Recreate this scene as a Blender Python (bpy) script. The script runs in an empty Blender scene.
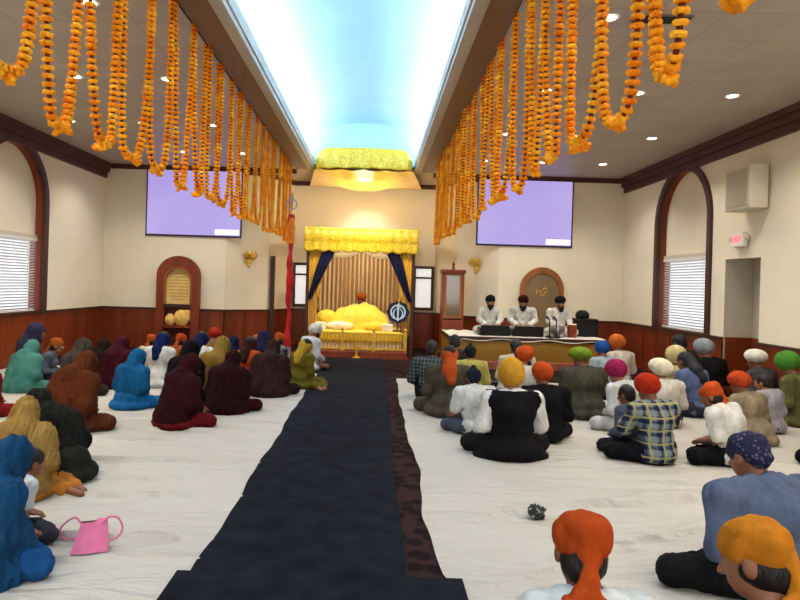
import bpy, bmesh, math, random
import numpy as np
from mathutils import Vector, Matrix, Euler
sc = bpy.context.scene
col = sc.collection
PI = math.pi
R = math.radians

# ------------------------------------------------------------------ camera
H, F, CX, CY, ROLL = 1.57, 620.0, 376.0, 284.0, R(1.72)
cr, sr = math.cos(ROLL), math.sin(ROLL)
cd = bpy.data.cameras.new('camera'); cam = bpy.data.objects.new('camera', cd); col.objects.link(cam)
cd.sensor_width = 36.0; cd.lens = F / 800 * 36.0
cd.shift_x = (400 - CX) / 800; cd.shift_y = (CY - 300) / 800
cd.clip_start = 0.05
cam.matrix_world = Matrix.Translation((0, 0, H)) @ Matrix.Rotation(PI / 2, 4, 'X') @ Matrix.Rotation(ROLL, 4, 'Z')
sc.camera = cam

def uv(px, py):
    du, dv = px - CX, CY - py
    return du * cr - dv * sr, du * sr + dv * cr
def ground(px, py, z=0.0):
    u, v = uv(px, py)
    Y = (z - H) * F / v
    return u * Y / F, Y

# ------------------------------------------------------------------ materials
def lin(c):
    return tuple(((x / 255) / 12.92 if x / 255 <= .04045 else ((x / 255 + .055) / 1.055) ** 2.4) for x in c) + (1.0,)
_m = {}
def nt(name):
    m = bpy.data.materials.new(name); m.use_nodes = True
    n = m.node_tree.nodes; l = m.node_tree.links
    return m, n, l, n['Principled BSDF']
def mat(name, c, rough=.7, var=.12, scale=8.0, bump=0.0, bscale=40.0, metal=0.0, stretch=(1, 1, 1), spec=.3, sheen=0.0, emit=0.0, c2=None):
    key = (name, tuple(c), c2)
    if key in _m: return _m[key]
    m, n, l, b = nt(name)
    tc = n.new('ShaderNodeTexCoord'); mp = n.new('ShaderNodeMapping'); l.new(tc.outputs['Object'], mp.inputs[0])
    mp.inputs['Scale'].default_value = stretch
    no = n.new('ShaderNodeTexNoise'); no.inputs['Scale'].default_value = scale; no.inputs['Detail'].default_value = 4
    l.new(mp.outputs[0], no.inputs['Vector'])
    rp = n.new('ShaderNodeValToRGB')
    a = lin(c); d = lin(c2) if c2 else tuple(min(1, x * (1 + var)) for x in a[:3]) + (1,)
    if not c2: a = tuple(x * (1 - var) for x in a[:3]) + (1,)
    rp.color_ramp.elements[0].color = a; rp.color_ramp.elements[1].color = d
    rp.color_ramp.elements[0].position = .35; rp.color_ramp.elements[1].position = .65
    l.new(no.outputs['Fac'], rp.inputs[0]); l.new(rp.outputs[0], b.inputs['Base Color'])
    b.inputs['Roughness'].default_value = rough; b.inputs['Metallic'].default_value = metal
    b.inputs['Specular IOR Level'].default_value = spec
    if sheen:
        b.inputs['Sheen Weight'].default_value = sheen
    if emit:
        l.new(rp.outputs[0], b.inputs['Emission Color']); b.inputs['Emission Strength'].default_value = emit
    if bump:
        n2 = n.new('ShaderNodeTexNoise'); n2.inputs['Scale'].default_value = bscale; n2.inputs['Detail'].default_value = 5
        l.new(mp.outputs[0], n2.inputs['Vector'])
        bp = n.new('ShaderNodeBump'); bp.inputs['Strength'].default_value = bump; bp.inputs['Distance'].default_value = .03
        l.new(n2.outputs['Fac'], bp.inputs['Height']); l.new(bp.outputs[0], b.inputs['Normal'])
    _m[key] = m
    return m
def dull(c, q=.62):
    L = .3 * c[0] + .59 * c[1] + .11 * c[2]; w = min(1, max(0, (min(c) - 120) / 80)); k = (q + (.86 - q) * w) ** (1 / 2.2)
    return tuple(int(max(0, (x + (L - x) * .08) * k)) for x in c)
def cloth(c, c2=None, bump=.5):
    c = dull(c); c2 = dull(c2) if c2 else None
    return mat('cloth', c, .9, .2, 9, bump, 22, stretch=(1, 1, .4), spec=.1, c2=c2)
def emis(name, c, s):
    m, n, l, b = nt(name)
    b.inputs['Base Color'].default_value = lin(c); b.inputs['Emission Color'].default_value = lin(c)
    b.inputs['Emission Strength'].default_value = s
    return m
def spots(name, c, c2, scale, thr=.5, bump=.2):
    key = (name, c, c2, scale)
    if key in _m: return _m[key]
    m, n, l, b = nt(name)
    tc = n.new('ShaderNodeTexCoord'); vo = n.new('ShaderNodeTexVoronoi'); vo.inputs['Scale'].default_value = scale
    l.new(tc.outputs['Object'], vo.inputs['Vector'])
    rp = n.new('ShaderNodeValToRGB'); e = rp.color_ramp.elements
    e[0].color = lin(c2); e[1].color = lin(c); e[0].position = thr - .08; e[1].position = thr + .05
    l.new(vo.outputs['Distance'], rp.inputs[0]); l.new(rp.outputs[0], b.inputs['Base Color'])
    b.inputs['Roughness'].default_value = .85; b.inputs['Specular IOR Level'].default_value = .15
    _m[key] = m
    return m
def plaid(name, base, bars, per=.075):
    # bars: list of (axis, colour, width fraction, offset)
    m, n, l, b = nt(name)
    tc = n.new('ShaderNodeTexCoord'); sp = n.new('ShaderNodeSeparateXYZ'); l.new(tc.outputs['Object'], sp.inputs[0])
    prev = None
    for ax, c, w, off in bars:
        a = n.new('ShaderNodeMath'); a.operation = 'MULTIPLY_ADD'; a.inputs[1].default_value = 1 / per; a.inputs[2].default_value = 50 + off
        l.new(sp.outputs['XYZ'.index(ax)], a.inputs[0])
        f = n.new('ShaderNodeMath'); f.operation = 'FRACT'; l.new(a.outputs[0], f.inputs[0])
        g = n.new('ShaderNodeMath'); g.operation = 'LESS_THAN'; g.inputs[1].default_value = w; l.new(f.outputs[0], g.inputs[0])
        h = n.new('ShaderNodeMath'); h.operation = 'MULTIPLY'; h.inputs[1].default_value = .72; l.new(g.outputs[0], h.inputs[0])
        mx = n.new('ShaderNodeMix'); mx.data_type = 'RGBA'; l.new(h.outputs[0], mx.inputs[0])
        if prev is None: mx.inputs[6].default_value = lin(base)
        else: l.new(prev, mx.inputs[6])
        mx.inputs[7].default_value = lin(c); prev = mx.outputs[2]
    l.new(prev, b.inputs['Base Color']); b.inputs['Roughness'].default_value = .9; b.inputs['Specular IOR Level'].default_value = .1
    return m

# ------------------------------------------------------------------ mesh builder
class MB:
    def __init__(s): s.v = []; s.f = []
    def add(s, v, f):
        o = len(s.v); s.v += [tuple(p) for p in v]; s.f += [tuple(i + o for i in q) for q in f]; return s
    def box(s, a, b, bev=0.0):
        x0, y0, z0 = a; x1, y1, z1 = b
        x0, x1 = sorted((x0, x1)); y0, y1 = sorted((y0, y1)); z0, z1 = sorted((z0, z1))
        if bev <= 0:
            s.add([(x0, y0, z0), (x1, y0, z0), (x1, y1, z0), (x0, y1, z0), (x0, y0, z1), (x1, y0, z1), (x1, y1, z1), (x0, y1, z1)],
                  [(0, 3, 2, 1), (4, 5, 6, 7), (0, 1, 5, 4), (1, 2, 6, 5), (2, 3, 7, 6), (3, 0, 4, 7)])
        else:
            bm = bmesh.new(); bmesh.ops.create_cube(bm, size=1)
            for v in bm.verts:
                v.co = Vector(((x0 + x1) / 2 + v.co.x * (x1 - x0), (y0 + y1) / 2 + v.co.y * (y1 - y0), (z0 + z1) / 2 + v.co.z * (z1 - z0)))
            bmesh.ops.bevel(bm, geom=bm.edges[:], offset=bev, segments=2, affect='EDGES', profile=.5)
            s.bm(bm)
        return s
    def bm(s, bm, M=None):
        bm.verts.index_update()
        s.add([(M @ v.co if M else v.co) for v in bm.verts], [[v.index for v in f.verts] for f in bm.faces]); bm.free(); return s
    def tube(s, pts, r, n=8, caps=True, smooth=0):
        pts = [Vector(p) for p in pts]
        if smooth:
            q = [pts[0] * 2 - pts[1]] + pts + [pts[-1] * 2 - pts[-2]]; o_ = []
            for i in range(1, len(q) - 2):
                for k in range(smooth):
                    t = k / smooth; a, b_, c, d = q[i - 1:i + 3]
                    o_.append(.5 * (2 * b_ + (c - a) * t + (2 * a - 5 * b_ + 4 * c - d) * t * t + (3 * b_ - a - 3 * c + d) * t ** 3))
            pts = o_ + [q[-2]]
        N = len(pts)
        rr = r if isinstance(r, (list, tuple)) else [r] * N
        ring = []; up = Vector((0, 0, 1)); prev = None
        for i, p in enumerate(pts):
            t = (pts[min(i + 1, N - 1)] - pts[max(i - 1, 0)]).normalized()
            a = t.cross(up)
            if a.length < .05: a = t.cross(Vector((0, 1, 0)))
            a.normalize()
            if prev is not None:
                a = (prev - t * prev.dot(t)).normalized()
            prev = a; b = t.cross(a)
            ring += [p + (a * math.cos(2 * PI * k / n) + b * math.sin(2 * PI * k / n)) * rr[i] for k in range(n)]
        f = [(i * n + k, i * n + (k + 1) % n, (i + 1) * n + (k + 1) % n, (i + 1) * n + k) for i in range(N - 1) for k in range(n)]
        if caps: f += [tuple(range(n - 1, -1, -1)), tuple((N - 1) * n + k for k in range(n))]
        return s.add(ring, f)
    def lathe(s, prof, c=(0, 0, 0), n=20, sx=1, sy=1):
        v = []; N = len(prof)
        for r, z in prof: v += [(c[0] + sx * r * math.cos(2 * PI * k / n), c[1] + sy * r * math.sin(2 * PI * k / n), c[2] + z) for k in range(n)]
        f = [(i * n + k, i * n + (k + 1) % n, (i + 1) * n + (k + 1) % n, (i + 1) * n + k) for i in range(N - 1) for k in range(n)]
        f += [tuple(range(n - 1, -1, -1)), tuple((N - 1) * n + k for k in range(n))]
        return s.add(v, f)
    def ell(s, c, r, n=20, m=12, fn=None):
        v = []
        for i in range(m + 1):
            th = PI * i / m
            for k in range(n):
                ph = 2 * PI * k / n; d = (math.sin(th) * math.cos(ph), math.sin(th) * math.sin(ph), math.cos(th))
                q = fn(d) if fn else 1
                v.append((c[0] + d[0] * r[0] * q, c[1] + d[1] * r[1] * q, c[2] + d[2] * r[2] * q))
        f = [(i * n + k, (i + 1) * n + k, (i + 1) * n + (k + 1) % n, i * n + (k + 1) % n) for i in range(m) for k in range(n)]
        return s.add(v, f)
    def prism(s, poly, axis='y', d0=0, d1=.1):
        n = len(poly)
        P = lambda a, b, d: (a, d, b) if axis == 'y' else ((d, a, b) if axis == 'x' else (a, b, d))
        v = [P(a, b, d0) for a, b in poly] + [P(a, b, d1) for a, b in poly]
        f = [tuple(range(n - 1, -1, -1)), tuple(range(n, 2 * n))] + [(i, (i + 1) % n, n + (i + 1) % n, n + i) for i in range(n)]
        return s.add(v, f)
    def band(s, outer, inner, axis='y', d0=0, d1=.1, closed=False):
        # solid band between two polylines of the same length
        n = len(outer)
        P = lambda q, d: (q[0], d, q[1]) if axis == 'y' else ((d, q[0], q[1]) if axis == 'x' else (q[0], q[1], d))
        v = [P(q, d) for d in (d0, d1) for ring in (outer, inner) for q in ring]
        O0, I0, O1, I1 = 0, n, 2 * n, 3 * n; f = []
        for i in range(n if closed else n - 1):
            j = (i + 1) % n
            f += [(O0 + i, O0 + j, I0 + j, I0 + i), (O1 + i, I1 + i, I1 + j, O1 + j), (O0 + i, O1 + i, O1 + j, O0 + j), (I0 + i, I0 + j, I1 + j, I1 + i)]
        if not closed:
            f += [(O0, I0, I1, O1), (O0 + n - 1, O1 + n - 1, I1 + n - 1, I0 + n - 1)]
        return s.add(v, f)
    def grid(s, P):
        # P: list of rows of points
        n = len(P[0]); v = [p for row in P for p in row]
        return s.add(v, [(i * n + k, i * n + k + 1, (i + 1) * n + k + 1, (i + 1) * n + k) for i in range(len(P) - 1) for k in range(n - 1)])
    def mesh(s, name, smooth=False, angle=None):
        me = bpy.data.meshes.new(name); me.from_pydata(s.v, [], s.f); me.update()
        bm = bmesh.new(); bm.from_mesh(me); bmesh.ops.recalc_face_normals(bm, faces=bm.faces[:]); bm.to_mesh(me); bm.free()
        if smooth:
            me.polygons.foreach_set('use_smooth', [True] * len(me.polygons))
            if angle: me.set_sharp_from_angle(angle=R(angle))
        return me
    def build(s, name, m, parent=None, smooth=False, angle=40):
        return link(name, s.mesh(name, smooth, angle), m, parent)
def link(name, me, m, parent=None):
    o = bpy.data.objects.new(name, me); col.objects.link(o)
    if m and not me.materials: me.materials.append(m)
    if parent: o.parent = parent
    return o
def tag(o, label=None, cat=None, group=None, kind=None):
    if label: o['label'] = label
    if cat: o['category'] = cat
    if group: o['group'] = group
    if kind: o['kind'] = kind
    return o
def empty(name, loc, rz=0):
    o = bpy.data.objects.new(name, None); col.objects.link(o); o.location = loc; o.rotation_euler = (0, 0, rz); o.empty_display_size = .1
    return o
def struct(o): o['kind'] = 'structure'; return o
def copy_tree(o, parent=None):
    c = o.copy(); col.objects.link(c); c.parent = parent
    for ch in list(o.children): copy_tree(ch, c)
    return c
def arch(c, hw, z0, zs, rise, n=24, pointed=0.0):
    # outline: up the left jamb, over the arch, down the right jamb
    pts = [(c - hw, z0), (c - hw, (z0 + zs) / 2)]
    for i in range(n + 1):
        t = PI - PI * i / n
        pts.append((c + hw * math.cos(t), zs + rise * (math.sin(t) ** (1 - .12 * pointed))))
    pts += [(c + hw, (z0 + zs) / 2), (c + hw, z0)]
    return pts
# ================================================================== THE SETTING
XL, XR, YB, YF, ZC = -6.1, 5.5, -4.0, 13.84, 4.07
AX = -.32                                              # the hall's axis
M_wall = mat('cream paint', (240, 229, 203), .85, .03, 1.5, .06, 90)
M_wood = mat('red brown wood', (126, 52, 22), .42, .25, 5, .08, 30, stretch=(1, 1, .12), spec=.4)
M_wood2 = mat('dark brown wood', (70, 36, 24), .45, .2, 5, .08, 30, stretch=(1, 1, .15), spec=.4)
M_crown = mat('crown brown', (84, 48, 36), .5, .15, 3, .05, 30)
M_oak = mat('honey oak', (150, 88, 38), .45, .2, 5, .08, 30, stretch=(1, 1, .15), spec=.4)
M_beige = mat('beige plastic', (214, 204, 180), .5, .03)
M_white = mat('white paint', (235, 232, 225), .5, .02)
M_black = mat('black plastic', (18, 18, 20), .45, .1)
M_brass = mat('brass', (205, 160, 70), .3, .1, metal=.8)
M_gold = mat('gold lacquer', (226, 178, 70), .3, .15, metal=.55)
M_steel = mat('steel', (170, 170, 172), .3, .05, metal=.9)

def filled(name, loops, f3, m):
    bm = bmesh.new(); es = []
    for lp in loops:
        vs = [bm.verts.new(f3(p)) for p in lp]
        es += [bm.edges.new((vs[i], vs[(i + 1) % len(vs)])) for i in range(len(vs))]
    bmesh.ops.triangle_fill(bm, use_beauty=True, edges=es)
    me = bpy.data.meshes.new(name); bm.to_mesh(me); bm.free()
    return link(name, me, m)

LWIN, RWIN = 10.4, 11.2; WHW, WZ0, WZS, WR = .93, .9, 2.85, .95
la = arch(LWIN, WHW, WZ0, WZS, WR); ra = arch(RWIN, WHW, WZ0, WZS, WR)
DY0, DY1, DZ = 8.88, 9.78, 2.12
struct(filled('wall_left', [[(YB, 0), (YF, 0), (YF, ZC), (YB, ZC)], la], lambda p: (XL, p[0], p[1]), M_wall))
struct(filled('wall_right', [[(YB, 0), (DY0, 0), (DY0, DZ), (DY1, DZ), (DY1, 0), (YF, 0), (YF, ZC), (YB, ZC)], ra], lambda p: (XR, p[0], p[1]), M_wall))
# recess of the side door on the right
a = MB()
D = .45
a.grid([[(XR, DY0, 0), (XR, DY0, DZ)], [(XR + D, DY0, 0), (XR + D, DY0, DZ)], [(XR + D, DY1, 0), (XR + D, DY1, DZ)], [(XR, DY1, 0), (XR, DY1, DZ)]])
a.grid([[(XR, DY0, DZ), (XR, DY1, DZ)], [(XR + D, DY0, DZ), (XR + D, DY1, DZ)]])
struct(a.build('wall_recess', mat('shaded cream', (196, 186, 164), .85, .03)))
struct(MB().box((XR + D - .04, DY0 + .01, 0), (XR + D - .01, DY1 - .01, .9)).box((XR + .02, DY1 - .04, 0), (XR + D - .05, DY1 - .01, .9)).build('baseboard_recess', M_wood))
# back wall: two frontal wings, angled returns and the deep niche
cor = [(XL, YF), (AX - 3.05, YF), (AX - 2.2, 14.5), (AX - 1.78, 15.5), (AX + 1.78, 15.5), (AX + 2.2, 14.5), (AX + 3.05, YF), (XR, YF)]
nm = ['wall_back_left', 'wall_angle_left', 'wall_return_left', 'wall_niche', 'wall_return_right', 'wall_angle_right', 'wall_back_right']
for i, n_ in enumerate(nm):
    (x0, y0), (x1, y1) = cor[i], cor[i + 1]
    struct(MB().grid([[(x0, y0, 0), (x1, y1, 0)], [(x0, y0, ZC), (x1, y1, ZC)]]).build(n_, M_wall))
struct(MB().grid([[(XL, YB, 0), (XR, YB, 0)], [(XL, YB, ZC), (XR, YB, ZC)]]).build('wall_rear', M_wall))

def along(pts, z0, z1, t, mb):
    # a board of thickness t following a polyline, standing out on the room side
    for (x0, y0), (x1, y1) in zip(pts[:-1], pts[1:]):
        dx, dy = x1 - x0, y1 - y0; L = math.hypot(dx, dy); nx, ny = dy / L * t, -dx / L * t
        mb.add([(x0, y0, z0), (x1, y1, z0), (x1 + nx, y1 + ny, z0), (x0 + nx, y0 + ny, z0), (x0, y0, z1), (x1, y1, z1), (x1 + nx, y1 + ny, z1), (x0 + nx, y0 + ny, z1)],
               [(0, 3, 2, 1), (4, 5, 6, 7), (0, 1, 5, 4), (1, 2, 6, 5), (2, 3, 7, 6), (3, 0, 4, 7)])
    return mb
def battens(pts, mb, step=.6):
    for (x0, y0), (x1, y1) in zip(pts[:-1], pts[1:]):
        L = math.hypot(x1 - x0, y1 - y0); k = max(1, round(L / step))
        for i in range(k + 1):
            q = i / k; e = .03 / L
            q0, q1 = max(0, q - e), min(1, q + e)
            along([(x0 + (x1 - x0) * q0, y0 + (y1 - y0) * q0), (x0 + (x1 - x0) * q1, y0 + (y1 - y0) * q1)], .14, .8, .034, mb)
    return mb
def wainscot(name, pts):
    mb = along(pts, 0, .86, .02, MB()); along(pts, 0, .14, .04, mb); along(pts, .78, .86, .034, mb); battens(pts, mb)
    o = struct(mb.build(name, M_wood))
    struct(along(pts, .86, .9, .055, MB()).build('trim_rail', M_wood2, o))
wainscot('baseboard_left', [(XL, YB), (XL, YF)])
wainscot('baseboard_back', cor)
wainscot('baseboard_right', [(XR, YF), (XR, DY1)])
wainscot('baseboard_right_near', [(XR, DY0), (XR, YB)])
# crown mouldings
def crown(name, pts, hgt=.32, t=.16):
    mb = along(pts, ZC - hgt, ZC - .002, t * .35, MB()); along(pts, ZC - hgt * .62, ZC - .002, t * .7, mb); along(pts, ZC - hgt * .3, ZC - .002, t, mb)
    struct(mb.build(name, M_crown))
crown('trim_crown_left', [(XL, YB), (XL, YF - .05)])
crown('trim_crown_right', [(XR, YF - .05), (XR, YB)])
crown('trim_crown_back_left', [cor[0], cor[1]], .1, .08)
crown('trim_crown_back_right', [cor[6], cor[7]], .1, .08)
crown('trim_crown_niche', [cor[3], cor[4]], .1, .08)
crown('trim_crown_angles', [cor[1], cor[2], cor[3]], .1, .08)
crown('trim_crown_angles_right', [cor[4], cor[5], cor[6]], .1, .08)
# fascia over the front of the niche, each side of the skylight
SX0, SX1, SY1 = -1.42, .78, 13.2
for q, (x0, x1) in enumerate(((cor[1][0], SX0 - .42), (SX1 + .42, cor[6][0]))):
    struct(MB().box((x0, YF - .08, ZC - .1), (x1, YF, ZC - .002)).build('trim_fascia', M_crown))

# ceiling of grey tiles with an opening for the lit vault
m, n, l, b = nt('grey ceiling tile')
tc = n.new('ShaderNodeTexCoord'); br = n.new('ShaderNodeTexBrick'); l.new(tc.outputs['Object'], br.inputs['Vector'])
br.offset = 0; br.inputs['Scale'].default_value = 1; br.inputs['Brick Width'].default_value = .61; br.inputs['Row Height'].default_value = .61
br.inputs['Mortar Size'].default_value = .012; br.inputs['Mortar Smooth'].default_value = .2
br.inputs['Color1'].default_value = lin((198, 184, 168)); br.inputs['Color2'].default_value = lin((192, 178, 162)); br.inputs['Mortar'].default_value = lin((178, 164, 148))
no = n.new('ShaderNodeTexNoise'); no.inputs['Scale'].default_value = 2.2; no.inputs['Detail'].default_value = 8; l.new(tc.outputs['Object'], no.inputs['Vector'])
mx = n.new('ShaderNodeMix'); mx.data_type = 'RGBA'; mx.blend_type = 'MULTIPLY'; mx.inputs[0].default_value = .35
l.new(br.outputs['Color'], mx.inputs[6]); l.new(no.outputs['Fac'], mx.inputs[7]); l.new(mx.outputs[2], b.inputs['Base Color'])
b.inputs['Roughness'].default_value = .45; b.inputs['Specular IOR Level'].default_value = .5
M_tile = m
YE = 15.6
mb = MB()
mb.grid([[(XL, YB, ZC), (SX0, YB, ZC)], [(XL, YE, ZC), (SX0, YE, ZC)]])
mb.grid([[(SX1, YB, ZC), (XR, YB, ZC)], [(SX1, YE, ZC), (XR, YE, ZC)]])
mb.grid([[(SX0, SY1, ZC), (SX1, SY1, ZC)], [(SX0, YE, ZC), (SX1, YE, ZC)]])
struct(mb.build('ceiling', M_tile))
M_vault = mat('pale blue vault paint', (186, 221, 242), .9, .03, 1.2)
rows = []
for y in (YB, SY1):
    r_ = [(SX0 - .3, y, ZC + .02), (SX0 - .3, y, ZC + .3)]
    for i in range(25):
        t = PI - PI * i / 24
        r_.append(((SX0 + SX1) / 2 + (1.4) * math.cos(t), y, ZC + .3 + .62 * math.sin(t) ** .8))
    r_ += [(SX1 + .3, y, ZC + .3), (SX1 + .3, y, ZC + .02)]
    rows.append(r_)
mb = MB().grid(rows)
for r_ in rows: mb.add(r_, [tuple(range(len(r_)))])
struct(mb.build('ceiling_vault', M_vault, smooth=True, angle=50))
# wooden soffits beside the vault and pale crown lip hiding the cove lamps
M_soffit = mat('soffit wood', (112, 84, 62), .4, .15, 3, .05, 20, stretch=(1, .1, 1), spec=.5)
M_lip = mat('pale lip', (186, 178, 168), .5, .04)
for s_, x in ((-1, SX0), (1, SX1)):
    struct(MB().box((x, YB, ZC - .07), (x + s_ * .38, SY1 + .15, ZC - .002)).build('trim_soffit', M_soffit))
    mb = MB().box((x - s_ * .02, YB, ZC - .1), (x + s_ * .07, SY1 + .15, ZC + .1))
    mb.box((x - s_ * .04, YB, ZC - .04), (x - s_ * .02, SY1, ZC + .1)).box((x + s_ * .07, YB, ZC - .085), (x + s_ * .11, SY1 + .15, ZC - .07))
    struct(mb.build('trim_lip', M_lip))

# arched windows with blinds
M_blind = mat('white blind', (226, 224, 220), .6, .02)
M_sky = emis('daylight', (235, 240, 250), .9)
def window(name, X, s, c, outline):
    # s: +1 when outdoors is +x
    e = empty(name, (X, c, 0)); struct(e)
    T = lambda o: (o, setattr(o, 'location', (-X, -c, 0)))[0]
    out = arch(c, WHW + .1, WZ0 - .04, WZS, WR + .1); inn = arch(c, WHW - .02, WZ0 - .04, WZS, WR - .02)
    T(struct(MB().band(out, inn, 'x', X - s * .045, X + s * .03).build('window_frame', M_wood2, e)))
    T(struct(MB().band(arch(c, WHW + .005, WZ0, WZS, WR + .005), arch(c, WHW - .03, WZ0, WZS, WR - .03), 'x', X + s * .03, X + s * .24).build('window_reveal', M_wood, e)))
    T(struct(MB().prism(arch(c, WHW - .03, 2.26, WZS, WR - .03), 'x', X + s * .14, X + s * .16).build('window_panel', M_wall, e)))
    T(struct(MB().box((X + s * .10, c - WHW + .03, 2.2), (X + s * .17, c + WHW - .03, 2.28)).build('window_bar', M_beige, e)))
    T(struct(MB().box((X + s * .23, c - WHW + .03, WZ0), (X + s * .235, c + WHW - .03, 2.26)).build('window_pane', M_sky, e)))
    T(struct(MB().box((X - s * .05, c - WHW - .14, WZ0 - .06), (X + s * .22, c + WHW + .14, WZ0)).build('window_sill', M_wood2, e)))
    bl = empty('window_blind', (X + s * .12, c, 0))
    mb = MB()
    for i in range(27):
        z = WZ0 + .05 + i * .05
        mb.add([(s * -.022, -WHW + .04, z + .012), (s * .022, -WHW + .04, z - .014), (s * .022, WHW - .04, z - .014), (s * -.022, WHW - .04, z + .012),
                (s * -.022, -WHW + .04, z + .015), (s * .022, -WHW + .04, z - .011), (s * .022, WHW - .04, z - .011), (s * -.022, WHW - .04, z + .015)],
               [(0, 3, 2, 1), (4, 5, 6, 7), (0, 1, 5, 4), (1, 2, 6, 5), (2, 3, 7, 6), (3, 0, 4, 7)])
    mb.build('slats', M_blind, bl)
    MB().box((-.03, -WHW + .03, WZ0 + 1.27), (.03, WHW - .03, WZ0 + 1.31)).build('head_rail', M_white, bl)
    MB().box((-.025, -WHW + .04, WZ0 + .005), (.025, WHW - .04, WZ0 + .03)).build('bottom_rail', M_white, bl)
    for q in (-.6, .6): MB().tube([(-s * .03, q, 2.2), (-s * .03, q, 1.3)], .004, 5).build('blind_cord', M_white, bl)
    return bl
tag(window('window_1', XL, -1, LWIN, la), 'white slatted blind in the arched window of the left wall', 'blind', 'window blinds')
tag(window('window_2', XR, 1, RWIN, ra), 'white slatted blind in the arched window of the right wall', 'blind', 'window blinds')

# floor: dark patterned carpet everywhere under the sheets
m, n, l, b = nt('patterned carpet')
tc = n.new('ShaderNodeTexCoord'); vo = n.new('ShaderNodeTexVoronoi'); vo.inputs['Scale'].default_value = 9; l.new(tc.outputs['Object'], vo.inputs['Vector'])
no = n.new('ShaderNodeTexNoise'); no.inputs['Scale'].default_value = 30; l.new(tc.outputs['Object'], no.inputs['Vector'])
rp = n.new('ShaderNodeValToRGB'); e = rp.color_ramp.elements
e[0].color = lin((40, 24, 27)); e[1].color = lin((22, 16, 21)); e[0].position = .1; e[1].position = .4
q = e.new(.55); q.color = lin((32, 22, 24)); q = e.new(.7); q.color = lin((52, 35, 33))
ad = n.new('ShaderNodeMath'); ad.operation = 'MULTIPLY_ADD'; ad.inputs[1].default_value = .5; l.new(no.outputs['Fac'], ad.inputs[0]); l.new(vo.outputs['Distance'], ad.inputs[2])
sb = n.new('ShaderNodeMath'); sb.operation = 'SUBTRACT'; sb.inputs[1].default_value = .12; l.new(ad.outputs[0], sb.inputs[0])
l.new(sb.outputs[0], rp.inputs[0]); l.new(rp.outputs[0], b.inputs['Base Color']); b.inputs['Roughness'].default_value = 1; b.inputs['Specular IOR Level'].default_value = .05
struct(MB().grid([[(XL - .4, YB - .2, 0), (XR + .6, YB - .2, 0)], [(XL - .4, 16, 0), (XR + .6, 16, 0)]]).build('floor', m))

# white sheets
m, n, l, b = nt('white cotton sheet')
tc = n.new('ShaderNodeTexCoord')
def wr(sc_, st, dist=1.5):
    mp = n.new('ShaderNodeMapping'); mp.inputs['Scale'].default_value = st; l.new(tc.outputs['Object'], mp.inputs[0])
    x = n.new('ShaderNodeTexNoise'); x.inputs['Scale'].default_value = sc_; x.inputs['Detail'].default_value = 3; x.inputs['Distortion'].default_value = dist
    l.new(mp.outputs[0], x.inputs['Vector']); return x
w1 = wr(1.5, (.6, 1.9, 1), 2.2); w2 = wr(4, (1, 1.2, 1), 1.2)
ad = n.new('ShaderNodeMath'); ad.operation = 'MULTIPLY_ADD'; ad.inputs[1].default_value = .3; l.new(w2.outputs['Fac'], ad.inputs[0]); l.new(w1.outputs['Fac'], ad.inputs[2])
bp = n.new('ShaderNodeBump'); bp.inputs['Strength'].default_value = .9; bp.inputs['Distance'].default_value = .10; l.new(ad.outputs[0], bp.inputs['Height']); l.new(bp.outputs[0], b.inputs['Normal'])
b.inputs['Base Color'].default_value = lin((184, 178, 169)); b.inputs['Roughness'].default_value = .9; b.inputs['Specular IOR Level'].default_value = .1
M_sheet = m
rng = random.Random(5)
def sheet(x0f, x1f, y0, y1, nx, ny, name, seed, creases):
    r2 = random.Random(seed); ph = [(r2.uniform(.3, 1.2), r2.uniform(2.2, 6), r2.uniform(0, 6), r2.uniform(.3, 1)) for _ in range(7)]
    P = []
    for j in range(ny + 1):
        y = y0 + (y1 - y0) * (j / ny) ** 1.7; row = []
        a, b_ = x0f(y), x1f(y)
        for i in range(nx + 1):
            x = a + (b_ - a) * i / nx
            z = .012
            for kx, ky, p, w in ph:
                s_ = math.sin(kx * x + ky * y + p + .6 * math.sin(1.3 * x + p))
                z += .0035 * w * max(0, s_) ** 5
            for cx0, cx1, cy, sl, hgt, wd in creases:
                if cx0 - .2 < x < cx1 + .2:
                    d = (y - cy - sl * (x - cx0) - .03 * math.sin(3 * x + cy)) / wd; d = d / .45 if d < 0 else d / 1.1
                    fade = min(1, max(0, (x - cx0 + .2) / .4)) * min(1, max(0, (cx1 + .2 - x) / .4))
                    z += 2.7 * hgt * fade * math.exp(-d * d)
            row.append((x, y, z))
        P.append(row)
    o = MB().grid(P).build(name, M_sheet, smooth=True)
    return o
wob = lambda y, s_: .010 * math.sin(3.1 * y + s_) + .006 * math.sin(9.7 * y + 2 * s_)
def left_edge(y): return -.915 + .012 * (y - 3) * -.4 + wob(y, 1)
RE = [(2.0, .47), (3.1, .46), (3.35, .40), (4.2, .37), (5.2, .41), (6.5, .37), (8.5, .36), (10.8, .4), (13, .42)]
def right_edge(y):
    for (a, p), (c, q) in zip(RE[:-1], RE[1:]):
        if a <= y <= c: return p + (q - p) * (y - a) / (c - a) + wob(y, 4) * .8
    return RE[0][1] if y < RE[0][0] else RE[-1][1]
lc = [(-5.5, -1.0, 3.75, -.02, .022, .025), (-4.6, -1.0, 4.3, .03, .014, .03), (-3.4, -1.2, 4.75, .02, .012, .03), (-4, -1, 5.3, -.02, .016, .035), (-3, -.95, 3.35, .03, .012, .03),
      (-4, -1.4, 5.9, .02, .012, .04), (-4, -1, 6.4, -.03, .012, .04)]
rc = [(.6, 2.2, 4.1, .35, .012, .035), (1.2, 2.8, 3.6, .5, .012, .03), (.5, 1.6, 5.0, -.2, .012, .04), (1.4, 3.2, 4.4, .25, .012, .03), (.6, 1.6, 3.2, .5, .012, .03), (1.5, 2.6, 4.9, -.3, .011, .04), (2.2, 4.2, 5.0, .2, .011, .03)]
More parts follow.
